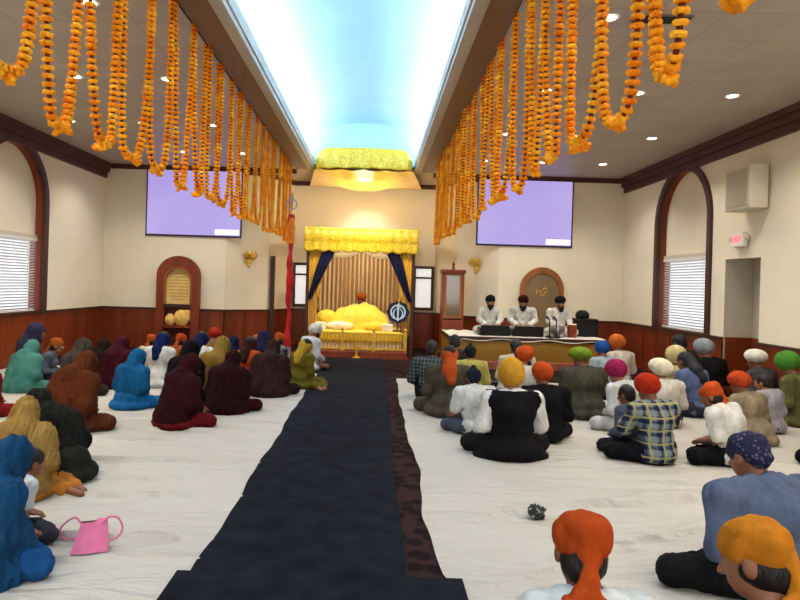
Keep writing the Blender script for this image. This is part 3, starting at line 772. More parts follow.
# cloth canopy under the ceiling
t = empty('ceiling_canopy', (AX, 12.75, ZC)); tag(t, 'billowing yellow ceiling cloth with a brocade valance above the altar', 'ceiling cloth')
P = []
for j in range(11):
    t_ = j / 10; row = []
    for i in range(61):
        s_ = -1 + 2 * i / 60
        rnd = .12 * max(0, abs(s_) - .8) / .2
        row.append((1.0 * s_, .02 * math.sin(26 * s_) * (.3 + t_) + .25 * max(0, abs(s_) - .9) * 4 , .26 - rnd * (1 - t_) - (.43 - .02 * abs(math.sin(9 * s_))) * t_ + .03 * (1 - s_ * s_)))
    P.append(row)
o = MB().grid(P).build('valance', M_broc, t, True); o.modifiers.new('s', 'SOLIDIFY').thickness = .01
P = []
for j in range(25):
    y = .03 + 2.4 * j / 24; row = []
    for i in range(49):
        s_ = -1 + 2 * i / 48; tt = j / 24
        sag = .24 * (1 - abs(s_) ** 1.6) * math.sin(PI * min(1, tt * 1.15 + .0)) ** .8
        row.append((s_ * (1.02 + .35 * tt), y, -.15 - sag + .02 * math.sin(10 * tt * 3) * (1 - abs(s_)) - .03 * abs(math.sin(7 * s_)) * (1 - tt)))
    P.append(row)
MB().grid(P).build('billow_cloth', mat('yellow ceiling satin', (250, 205, 40), .4, .1, 8, .25, 25, sheen=.3), t, True)
# nishan pole
t = empty('flag_pole', (-1.66, 11.9, 0)); tag(t, 'tall pole wrapped in red cloth beside the altar', 'pole')
MB().lathe([(.2, 0), (.2, .05), (.1, .1), (.06, .14)], n=20).build('base', M_wood2, t, True)
mb = MB(); P = []
for j in range(49):
    z = .1 + 2.75 * j / 48; P.append((.012 * math.sin(9 * z), .012 * math.cos(7 * z), z))
mb.tube(P, [.055 + .016 * math.sin(5 * p[2]) + .008 * math.sin(17 * p[2]) for p in P], 12)
mb.build('cloth_wrap', mat('red cloth', (196, 24, 34), .7, .2, 9, .3, 30), t, True)
mb = MB().tube([(0, 0, 2.3), (.0, 0, 2.6), (0, 0, 2.86)], [.075, .085, .05], 12); mb.build('orange_scarf', mat('saffron cloth', (240, 130, 30), .7, .15, 9, .3, 30), t, True)
mb = MB().tube([(0, 0, 2.85), (0, 0, 3.2)], .012, 8).band([(.11 * math.cos(a_), 3.05 + .11 * math.sin(a_)) for a_ in [2 * PI * k / 24 for k in range(24)]], [(.085 * math.cos(a_), 3.05 + .085 * math.sin(a_)) for a_ in [2 * PI * k / 24 for k in range(24)]], 'y', -.01, .01, True)
mb.prism([(0, 3.3), (.035, 3.18), (.02, 2.95), (-.02, 2.95), (-.035, 3.18)], 'y', -.008, .008); mb.build('steel_finial', M_steel, t)
# glazed doors left and right in the niche
M_paneW = emis('bright glass', (236, 238, 240), .62)
def ndoor(name, x0, x1, z0, z1, y=15.5):
    e_ = empty(name, ((x0 + x1) / 2, y, 0)); struct(e_); w_ = (x1 - x0) / 2
    struct(MB().band([(-w_, z0), (-w_, z1), (w_, z1), (w_, z0)], [(-w_ + .07, z0 + .07), (-w_ + .07, z1 - .07), (w_ - .07, z1 - .07), (w_ - .07, z0 + .07)], 'y', -.05, 0, True).box((-w_, -.045, z1 - .32), (w_, -.005, z1 - .27)).build('door_frame', M_wood2, e_))
    struct(MB().box((-w_ + .05, -.02, z0 + .05), (w_ - .05, -.01, z1 - .05)).build('door_pane', M_paneW, e_))
ndoor('door_2', -2.08, -1.5, .95, 2.05); ndoor('door_3', .92, 1.44, .95, 2.05)
struct(MB().box((-2.47, 14.46, 0), (-2.37, 14.54, 2.15)).build('trim_post', M_wood2))
# tall glazed cabinet at the right of the niche
t = empty('display_cabinet', (1.72, 13.95, 0)); tag(t, 'tall wooden cabinet with glass front right of the altar', 'cabinet')
MB().box((-.24, -.18, 0), (.24, .2, .82), .01).build('lower_case', M_wood, t)
mb = MB().box((-.24, -.18, .82), (-.2, .2, 1.9)).box((.2, -.18, .82), (.24, .2, 1.9)).box((-.24, .16, .82), (.24, .2, 1.9)).box((-.27, -.21, 1.86), (.27, .2, 1.94), .01)
mb.build('upper_case', M_wood, t)
MB().band([(-.2, .86), (-.2, 1.86), (.2, 1.86), (.2, .86)], [(-.15, .91), (-.15, 1.81), (.15, 1.81), (.15, .91)], 'y', -.18, -.15, True).build('door', M_oak, t)
MB().box((-.16, -.165, .9), (.16, -.16, 1.82)).build('glass', mat('cabinet glass', (104, 84, 60), .1, .1, 2, spec=.8), t)
MB().lathe([(.02, 1.94), (.04, 1.97), (.02, 2.0), (.035, 2.05), (.006, 2.13)], (0, -.1, 0), 14).build('finial', M_wood, t, True)

# ================================================================== MUSICIANS' STAGE
t = empty('musician_stage', (0, 0, 0)); tag(t, 'long low wooden stage for the musicians right of the altar', 'stage')
SY0 = 12.0; SXA, SXB = 1.47, 4.5
M_oliv = mat('olive gold wood', (158, 116, 42), .45, .15, 3, .06, 30, stretch=(.2, 1, 1))
MB().box((SXA, SY0, .14), (SXB, 13.55, .57), .01).build('stage_body', M_oliv, t)
MB().box((SXA - .02, SY0 - .03, .54), (SXB + .02, 13.6, .61), .01).build('stage_edge', M_wood2, t)
MB().box((SXA - .05, SY0 - .14, 0), (SXB + .1, 13.6, .15), .01).build('plinth', mat('dusty rose carpet', (160, 92, 78), .95, .1, 40), t)
P = []
r5 = random.Random(4)
for j in range(13):
    row = []
    for i in range(61):
        x = SXA - .02 + (SXB - SXA + .04) * i / 60; y = SY0 - .035 + 1.6 * j / 12
        z = .616 + .008 * math.sin(11 * x + 5 * y) ** 2 + .006 * math.sin(23 * x)
        if j == 0: z = .615 - .06 - .02 * math.sin(7 * x) - (.05 if i < 5 else 0); y -= .012
        row.append((x, y, z))
    P.append(row)
o = MB().grid(P).build('stage_sheet', mat('white cloth', (232, 226, 212), .9, .03, 5, .3, 12), None, True)
tag(o, 'white cloth spread over the top of the musicians\' stage', 'sheet')
M_harm = mat('dark lacquer', (34, 22, 20), .35, .2)
def harmonium(x, lab):
    t = empty('harmonium', (x, 12.3, .628)); tag(t, lab, 'harmonium', 'harmoniums on the stage')
    MB().box((-.3, -.14, 0), (.3, .16, .15), .008).build('case', M_harm, t)
    mb = MB(); mb.box((-.26, .02, .15), (.26, .13, .165)); mb.build('keyboard', M_white, t)
    mb = MB()
    for k in range(16):
        if k % 7 not in (2, 6): mb.box((-.235 + k * .031, .05, .165), (-.22 + k * .031, .13, .175))
    mb.build('black_keys', M_black, t)
    MB().box((-.28, -.17, .01), (.28, -.14, .2)).box((-.28, -.155, .05), (.28, -.148, .19)).build('bellows', M_black, t)
    for k in range(5): MB().lathe([(.012, 0), (.014, .012), (.008, .016)], (-.2 + k * .1, -.145, .15), 10).build('knob', M_brass, t)
harmonium(2.36, 'dark wooden harmonium before the left musician'); harmonium(3.02, 'dark wooden harmonium before the middle musician')
def drum(x, y, r, h, mt, lab):
    t = empty('tabla_drum', (x, y, .628)); tag(t, lab, 'drum', 'tabla pair')
    MB().lathe([(r * .8, 0), (r * 1.05, h * .4), (r, h * .8), (r * .93, h)], n=24).build('shell', mt, t, True)
    MB().lathe([(r * .95, h - .015), (r * 1.0, h), (r * .9, h + .006), (0.001, h + .007)], n=24).build('drum_skin', M_wht, t, True)
    MB().lathe([(r * .4, h + .006), (r * .38, h + .01), (.001, h + .01)], n=20).build('black_spot', M_black, t, True)
drum(3.62, 12.3, .14, .24, M_steel, 'steel tabla drum before the right musician'); drum(3.92, 12.32, .09, .26, M_wood, 'wooden tabla drum beside the steel one')
def mic(x, y, hgt, lab):
    t = empty('microphone_stand', (x, y, .628)); tag(t, lab, 'microphone', 'microphone stands on the stage')
    MB().lathe([(.09, 0), (.09, .015), (.02, .03)], n=20).build('base', M_black, t, True)
    MB().tube([(0, 0, .02), (0, 0, hgt)], .011, 8).build('pole', M_black, t, True)
    MB().tube([(0, 0, hgt), (-.03, .1, hgt + .05)], [.014, .028], 10).build('microphone', M_black, t, True)
mic(3.42, 12.14, .34, 'left of the two short microphone stands on the stage edge'); mic(3.56, 12.16, .34, 'right of the two short microphone stands on the stage edge')
t = empty('stage_amplifier', (4.32, 12.75, .63)); tag(t, 'black amplifier with a dark bag on top at the right stage end', 'amplifier')
MB().box((-.22, -.18, 0), (.22, .18, .36), .02).build('case', M_black, t)
MB().box((-.19, -.19, .04), (.19, -.18, .26)).build('grille', mat('black mesh', (30, 30, 32), .9, .2, 90, .4, 120), t)
MB().ell((-.05, 0, .42), (.14, .13, .11), 18, 10, lambda d: 1 + .06 * math.sin(5 * math.atan2(d[1], d[0]))).build('soft_cover', mat('dark cloth', (26, 26, 28), .9, .1), t, True)
# gold pool of light on altar: spots without fixtures hung under the vault
for x in (-1.0, -.35, .3):
    ld = bpy.data.lights.new('altar_spot', 'SPOT'); ld.energy = 150; ld.spot_size = R(75); ld.spot_blend = .8; ld.shadow_soft_size = .06; ld.color = (1, .84, .55)
    o = bpy.data.objects.new('altar_spot', ld); col.objects.link(o); o.location = (x, 12.2, ZC - .2); o.rotation_euler = (R(28), 0, 0)
ld = bpy.data.lights.new('valance_fill', 'SPOT'); ld.energy = 90; ld.spot_size = R(60); ld.spot_blend = .8; ld.shadow_soft_size = .05; ld.color = (1, .86, .5)  # added to warm the valance; hangs under the vault without a fixture
o = bpy.data.objects.new('valance_fill', ld); col.objects.link(o); o.location = (AX, 9.6, ZC - .1); o.rotation_euler = (R(91), 0, 0)
for x, e_ in ((AX, 34),):
    ld = bpy.data.lights.new('niche_spot', 'SPOT'); ld.energy = e_; ld.spot_size = R(110); ld.spot_blend = .9; ld.shadow_soft_size = .08; ld.color = (1, .92, .76)
    o = bpy.data.objects.new('niche_spot', ld); col.objects.link(o); o.location = (x, 14.7, 3.5); o.rotation_euler = (R(35), 0, 0)

for nm_, loc, e_ in (('canopy_fill', (AXX, 13.9, 2.42), 30), ('cloth_lamp', (AX, 13.6, 3.2), 46)):  # the canopy point light is added to brighten the curtain, without a fixture
    ld = bpy.data.lights.new(nm_, 'POINT'); ld.energy = e_; ld.shadow_soft_size = .08; ld.color = (1, .92, .76)
    o = bpy.data.objects.new(nm_, ld); col.objects.link(o); o.location = loc
# ================================================================== SMALL THINGS ON THE SHEETS
t = empty('handbag', (-1.57, 3.5, .02), R(20)); t.scale = (.84,) * 3; tag(t, 'pink handbag with two handles lying on the left sheet', 'handbag')
M_pink = mat('pink leather', (206, 104, 142), .5, .1, 10, .15, 40)
b2 = bmesh.new(); bmesh.ops.create_cube(b2, size=1)
bmesh.ops.subdivide_edges(b2, edges=b2.edges[:], cuts=5, use_grid_fill=True)
for v in b2.verts:
    x, y, z = v.co
    w_ = 1 - .28 * (z + .5); v.co = Vector((x * .23 * w_ + .02 * (z + .5), y * .1 * (1.15 - .8 * (z + .5)) * (1 - .5 * abs(x) ** 2) + .08 * (z + .5), (z + .5) * .165 + .012 * math.sin(6 * x) * (z + .5)))
MB().bm(b2).build('bag_body', M_pink, t, True, 60)
MB().tube([(.07, .05, .15), (.11, .06, .19), (.17, .05, .18), (.2, .02, .12), (.17, .0, .07), (.12, -.02, .06)], .007, 8, smooth=6).build('handle', M_pink, t, True)
MB().tube([(-.06, .06, .16), (-.1, .08, .2), (-.16, .12, .16), (-.2, .14, .1), (-.17, .17, .03), (-.08, .16, .02)], .007, 8, smooth=6).build('handle', M_pink, t, True)
MB().tube([(-.075 + .15 * i / 10, .075, .166) for i in range(11)], .005, 6).build('zip', mat('dark zip', (80, 40, 60), .5), t)
o = MB().ell((0, 0, .04), (.055, .05, .045), 22, 14, lambda d: 1 + .22 * math.sin(4 * math.atan2(d[1], d[0]) + 5 * d[2]) + .1 * math.sin(11 * d[0] + 9 * d[2])).build('crumpled_cloth', spots('grey print', (52, 56, 58), (150, 150, 148), 40, .35), None, True)
o.location = (1.135, 4.2, .02); tag(o, 'small crumpled dark grey cloth lying on the right sheet', 'cloth')
# ================================================================== PEOPLE
# soft-union distance fields meshed by surface nets, so each body is one continuous tapering surface
def surfnet(Fv, org, h):
    nx, ny, nz = Fv.shape; S = Fv < 0
    cnt = np.zeros((nx - 1, ny - 1, nz - 1), np.int8)
    for a in (0, 1):
        for b_ in (0, 1):
            for c in (0, 1): cnt += S[a:nx - 1 + a, b_:ny - 1 + b_, c:nz - 1 + c]
    act = (cnt > 0) & (cnt < 8); ids = np.full(act.shape, -1, np.int64); I = np.argwhere(act); ids[act] = np.arange(len(I))
    pos = np.zeros((len(I), 3)); num = np.zeros(len(I))
    for ax in range(3):
        o = [0, 0, 0]; o[ax] = 1
        others = [q for q in range(3) if q != ax]
        for a in (0, 1):
            for b_ in (0, 1):
                c0 = np.array([0, 0, 0]); c0[others[0]] = a; c0[others[1]] = b_
                c1 = c0 + np.array(o)
                p0 = I + c0; p1 = I + c1
                f0 = Fv[p0[:, 0], p0[:, 1], p0[:, 2]]; f1 = Fv[p1[:, 0], p1[:, 1], p1[:, 2]]
                x = (f0 < 0) != (f1 < 0); t = np.where(x, f0 / np.where(x, f0 - f1, 1), 0)
                q = p0 + t[:, None] * np.array(o)
                pos[x] += q[x]; num[x] += 1
    V = pos / num[:, None] * h + np.array(org)
    faces = []
    for ax in range(3):
        b_, c = [(1, 2), (2, 0), (0, 1)][ax]
        sl0 = [slice(None)] * 3; sl1 = [slice(None)] * 3; sl0[ax] = slice(0, -1); sl1[ax] = slice(1, None)
        A, B = S[tuple(sl0)], S[tuple(sl1)]
        E = np.argwhere(A != B)
        ok = (E[:, b_] > 0) & (E[:, c] > 0) & (E[:, b_] < S.shape[b_] - 1) & (E[:, c] < S.shape[c] - 1); E = E[ok]
        fl = A[E[:, 0], E[:, 1], E[:, 2]]
        def cid(db, dc):
            q = E.copy(); q[:, b_] -= db; q[:, c] -= dc; return ids[q[:, 0], q[:, 1], q[:, 2]]
        Q = np.stack([cid(1, 1), cid(0, 1), cid(0, 0), cid(1, 0)], 1)
        Q[~fl] = Q[~fl][:, ::-1]; faces.append(Q)
    return V, np.concatenate(faces)
def caps(p0, r0, p1, r1): return ('c', np.array(p0, float), r0, np.array(p1, float), r1)
def ell(c, r, M=None): return ('e', np.array(c, float), np.array(r, float), None if M is None else np.array(M))
def chain(pts, rs): return [caps(pts[i], rs[i], pts[i + 1], rs[i + 1]) for i in range(len(pts) - 1)]
def dist(pr, X):
    if pr[0] == 'c':
        _, a, ra, b_, rb = pr; ab = b_ - a; d = X - a
        t = np.clip((d @ ab) / max(1e-9, ab @ ab), 0, 1)
        return np.sqrt(((d - t[..., None] * ab) ** 2).sum(-1)) - (ra + (rb - ra) * t)
    _, c, r, M = pr; d = X - c
    if M is not None: d = d @ M          # M columns: local axes
    k0 = np.sqrt(((d / r) ** 2).sum(-1)); k1 = np.sqrt(((d / (r * r)) ** 2).sum(-1))
    return k0 * (k0 - 1) / np.maximum(k1, 1e-9)
def smin(a, b_, k):
    h = np.clip(.5 + .5 * (b_ - a) / k, 0, 1); return b_ + (a - b_) * h - k * h * (1 - h)
def bounds(ps):
    lo = np.full(3, 9.0); hi = -lo
    for p in ps:
        if p[0] == 'c':
            for q, r in ((p[1], p[2]), (p[3], p[4])): lo = np.minimum(lo, q - r); hi = np.maximum(hi, q + r)
        else:
            r = p[2].max() if p[3] is not None else p[2]
            lo = np.minimum(lo, p[1] - r); hi = np.maximum(hi, p[1] + r)
    return lo, hi
def blob(adds, vox, k=.03, subs=(), fold=None, floor=True, planes=(), hard=()):
    lo, hi = bounds(list(adds) + list(hard)); lo -= 3 * vox + .02; hi += 3 * vox + .02
    n = np.ceil((hi - lo) / vox).astype(int) + 1
    ax = [lo[i] + vox * np.arange(n[i]) for i in range(3)]
    X = np.stack(np.meshgrid(*ax, indexing='ij'), -1)
    f = np.full(X.shape[:3], .3)
    def box_(p, m):
        l_, h_ = bounds([p]); a = np.maximum(np.floor((l_ - m - lo) / vox).astype(int), 0); b_ = np.minimum(np.ceil((h_ + m - lo) / vox).astype(int) + 1, n)
        return tuple(slice(int(a[i]), max(int(a[i]), int(b_[i]))) for i in range(3))
    for p in adds:
        q = box_(p, k + 3 * vox + .03); f[q] = smin(f[q], dist(p, X[q]), k)
    for p in hard:
        q = box_(p, .03 + 3 * vox); f[q] = smin(f[q], dist(p, X[q]), .006)
    for p in subs:
        q = box_(p, 2 * vox); f[q] = np.maximum(f[q], -dist(p, X[q]))
    for nrm, off in planes: f = np.maximum(f, X @ np.array(nrm, float) - off)   # keep the side where n.x < off
    if fold is not None:
        amp, sd, sx, sz = fold; r = np.random.RandomState(sd); w = 0
        for q in range(6):
            d = r.normal(size=3); d /= np.linalg.norm(d); d *= np.array([sx, sx, sz]) * r.uniform(.6, 1.6)
            t_ = np.sin(X @ d + r.uniform(0, 6) + 1.2 * np.sin(X @ (d[[1, 2, 0]] * .5)))
            w = w + (1 - 2.2 * np.abs(t_) ** .8 if q % 2 else t_)
        f = f + amp * w / 2.0
    if floor: f = np.maximum(f, .004 - X[..., 2])
    return surfnet(f, lo, vox)
def sdfmesh(name, V, Fc, s=1.0):
    me = bpy.data.meshes.new(name)
    me.vertices.add(len(V)); me.vertices.foreach_set('co', (V * s).astype(np.float32).ravel())
    me.loops.add(len(Fc) * 4); me.polygons.add(len(Fc))
    me.loops.foreach_set('vertex_index', Fc.astype(np.int32).ravel())
    me.polygons.foreach_set('loop_start', np.arange(0, len(Fc) * 4, 4, dtype=np.int32))
    me.polygons.foreach_set('loop_total', np.full(len(Fc), 4, np.int32))
    me.update(calc_edges=True); me.validate()
    me.polygons.foreach_set('use_smooth', [True] * len(me.polygons))
    return me

SKIN = lambda c: mat('skin', c, .55, .07, 12, .05, 60, spec=.35)
SK_A, SK_B = (150, 98, 70), (126, 80, 56)
M_eye = mat('eye white', (235, 230, 225), .3, .01); M_iris = mat('dark iris', (24, 14, 10), .25, .05)

def rotx(p, a, c):
    y, z = p[1] - c[1], p[2] - c[2]; ca, sa = math.cos(a), math.sin(a)
    return np.array([p[0], c[1] + y * ca + z * sa, c[2] - y * sa + z * ca])   # positive a leans forward (+y)
class Pose:
    """seated figure, facing +y, pelvis over the origin"""
    def __init__(s, lean=8, slump=10, nod=8, turn=0, arms='lap', legs='cross', fem=False, wide=1.0, seed=0, side=1, tilt=0):
        r = random.Random(seed); s.fem = fem; L = R(lean); P0 = (0, 0, .1)
        sh = (.165 if fem else .188) * wide; s.sh = sh; s.wide = wide
        U = lambda p: rotx(np.array(p, float), L, P0)
        s.pelvis = np.array((0, 0, .11)); s.belly = U((0, .01, .26)); s.chest = U((0, -.005, .41)); s.U = U
        S2 = lambda p: rotx(U(p), R(slump), U((0, 0, .40)))
        s.S2 = S2
        s.neck = S2((0, -.01, .56)); s.shl = S2((-sh, -.005, .512)); s.shr = S2((sh, -.005, .512))
        hc = S2((0, .035, .705)); s.hc = hc
        pit = -(L + R(slump)) * .45 - R(nod)
        s.HM = (Matrix.Rotation(R(turn), 3, 'Z') @ Matrix.Rotation(R(tilt), 3, 'Y') @ Matrix.Rotation(pit, 3, 'X'))
        s.hm = np.array(s.HM)
        s.arm = {}
        for sd, S_ in ((-1, s.shl), (1, s.shr)):
            el = S2((sd * (sh + .06), .05, .30)); a = arms if isinstance(arms, str) else arms[0 if sd < 0 else 1]
            if a == 'lap': wr = np.array((sd * .07, .27, .2)); el = S2((sd * (sh + .055), .03, .29))
            elif a == 'knee': wr = np.array((sd * .24, .30, .21)); el = S2((sd * (sh + .07), .06, .30))
            elif a == 'floor': el = S2((sd * (sh + .08), .02, .29)); wr = np.array((sd * (sh + .13), .12, .05))
            elif a == 'fwd': el = S2((sd * (sh + .02), .16, .36)); wr = np.array((sd * .1, .36, .36))
            elif a == 'play': el = S2((sd * (sh + .05), .08, .33)); wr = np.array((sd * .13, .36, .22))
            elif a == 'floorfwd': el = S2((sd * (sh + .02), .14, .30)); wr = np.array((sd * (sh + .02), .34, .05))
            s.arm[sd] = (S_, el, wr)
        s.leg = {}
        for sd in (-1, 1):
            hip = np.array((sd * .095, .02, .115))
            if legs == 'cross': kn = np.array((sd * .335 * wide, .25, .09)); an = np.array((-sd * .08, .33 + .03 * sd, .06)); to = np.array((-sd * .2, .27, .045))
            elif legs == 'side':
                kn = np.array((side * (.17 if sd == side else .05) + sd * .06, .36, .09)); an = np.array((side * (.42 if sd == side else .36), .06 + .08 * (sd == side), .06)); to = np.array((side * .52, -.02 + .08 * (sd == side), .045))
            elif legs == 'knee':
                if sd == side: kn = np.array((sd * .2, .30, .42)); an = np.array((sd * .13, .36, .06)); to = np.array((sd * .13, .49, .04))
                else: kn = np.array((sd * .33, .25, .12)); an = np.array((-sd * .06, .3, .06)); to = np.array((-sd * .17, .26, .045))
            elif legs == 'kneel': kn = np.array((sd * .13, .40, .075)); an = np.array((sd * .09, -.06, .07)); to = np.array((sd * .07, -.2, .05))
            s.leg[sd] = (hip, kn, an, to)
    def head_pt(s, q): return s.hc + s.hm @ np.array(q, float)
    def torso(s, g=0.0):
        w = s.wide; f = s.fem
        A = [ell(s.pelvis, (.165 * w + g, .125 + g, .11 + g)), ell(s.belly, ((.135 if f else .145) * w + g, .105 * w + g, .14)), ell(s.chest, ((.145 if f else .162) * w + g, .108 * w + g, .16)),
             caps(s.shl, .058 + g, s.shr, .058 + g), caps(s.S2((-.08, -.01, .5)), .075 + g, s.S2((.08, -.01, .5)), .075 + g)] + [caps(s.S2((0, -.015, .555)), .05 + g * .5, q * .93 + s.S2((0, -.01, .5)) * .07, .05 + g * .7) for q in (s.shl, s.shr)]
        if f: A += [ell(s.U((sd * .065, .085, .40)), (.06 + g, .05 + g, .06 + g)) for sd in (-1, 1)]
        return A
    def arms_(s, g=0.0, upto=1.0, sd=None):
        A = []
        for k in (sd,) if sd else (-1, 1):
            S_, e, w = s.arm[k]; q = (.9 if s.fem else 1.0)
            if upto <= .5: A += [caps(S_, (.052 + g) * q, S_ + (e - S_) * upto * 2, (.044 + g) * q)]
            else: A += chain([S_, e, e + (w - e) * (upto - .5) * 2], [(.05 + g) * q, (.04 + g) * q, (.029 + g) * q])
        return A
    def legs_(s, g=0.0, toe=False):
        A = []
        for k in (-1, 1):
            h, kn, an, to = s.leg[k]
            A += chain([h, kn + (h - kn) * .12, an], [.082 + g, .05 + g, .036 + g])
            A += [ell(kn + (an - kn) * .4, (.055 + g, .055 + g, .042 + g))]
            if toe: A += chain([an, to], [.038, .026])
        return A
    def hand(s, sd):
        S_, e, w = s.arm[sd]; d = w - e; d /= np.linalg.norm(d)
        if w[2] < .09: d = np.array((0.2 * sd, .95, -.1)); d /= np.linalg.norm(d)
        up = np.array((0, 0, 1.0)); sdv = np.cross(d, up); sdv /= np.linalg.norm(sdv); nv = np.cross(sdv, d)
        A = [caps(w, .028, w + d * .03, .03), caps(w + d * .03 - sdv * .022, .017, w + d * .085 - sdv * .028, .013), caps(w + d * .03 + sdv * .022, .017, w + d * .085 + sdv * .028, .013), caps(w + d * .04, .02, w + d * .085, .015)]
        Fi = []
        for q, (o, ln) in enumerate(((-.032, .062), (-.011, .074), (.011, .07), (.031, .055))):
            b0 = w + d * .085 + sdv * o; b1 = b0 + d * ln * .5 + sdv * o * .25 - nv * .006; b2 = b1 + d * ln * .42 - nv * ln * .3
            Fi += chain([b0, b1, b2], [.0105, .0095, .0078])
        t0 = w + d * .025 - sdv * sd * .026; Fi += chain([t0, t0 - sdv * sd * .03 + d * .03, t0 - sdv * sd * .035 + d * .065], [.014, .0115, .009])
        return A, Fi
    def head(s):
        h = s.head_pt; M = s.hm
        A = [ell(h((0, -.012, .022)), (.077, .096, .09), M), ell(h((0, .022, -.03)), (.062, .075, .085), M), ell(h((0, .045, -.075)), (.038, .04, .035), M),
             caps(s.neck - np.array((0, 0, .03)), .062, h((0, -.02, -.06)), .052)]
        Hd = [caps(h((0, .094, .0)), .010, h((0, .112, -.034)), .015), caps(h((-.03, .084, .02)), .012, h((.03, .084, .02)), .012), caps(h((-.02, .086, -.062)), .0085, h((.02, .086, -.062)), .0085)]
        for sd in (-1, 1): Hd += [ell(h((sd * .079, -.008, -.012)), (.012, .024, .034), M), ell(h((sd * .012, .102, -.034)), (.01, .012, .009), M)]
        Sb = [ell(h((sd * .031, .098, .002)), (.016, .014, .011), M) for sd in (-1, 1)]
        return A, Hd, Sb

def turban_mesh(ps, r=(.125, .14, .115), c=(0, -.012, .07), back=18, ridge=.05, seed=0, n=64, m_=44):
    """wound cloth: a dome with diagonal overlapping wraps crossing at the front"""
    T = Matrix.Rotation(R(back), 3, 'X'); mb = MB()
    def fn(d):
        x, y, z = d
        a = abs(x) * .9 + z * 1.1 if y > 0 else z * 1.1 - abs(x) * .35 + x * .5
        st = (a * 3.6 + seed * .37) % 1.0
        return 1 + ridge * (st - .5) * (1 - abs(z) ** 6) + .012 * math.sin(7 * x + 5 * z + seed)
    mb.ell((0, 0, 0), r, n, m_, fn)
    out = [tuple(ps.head_pt(np.array(c) + np.array(T @ Vector(v)))) for v in mb.v]
    mb.v = out; return mb

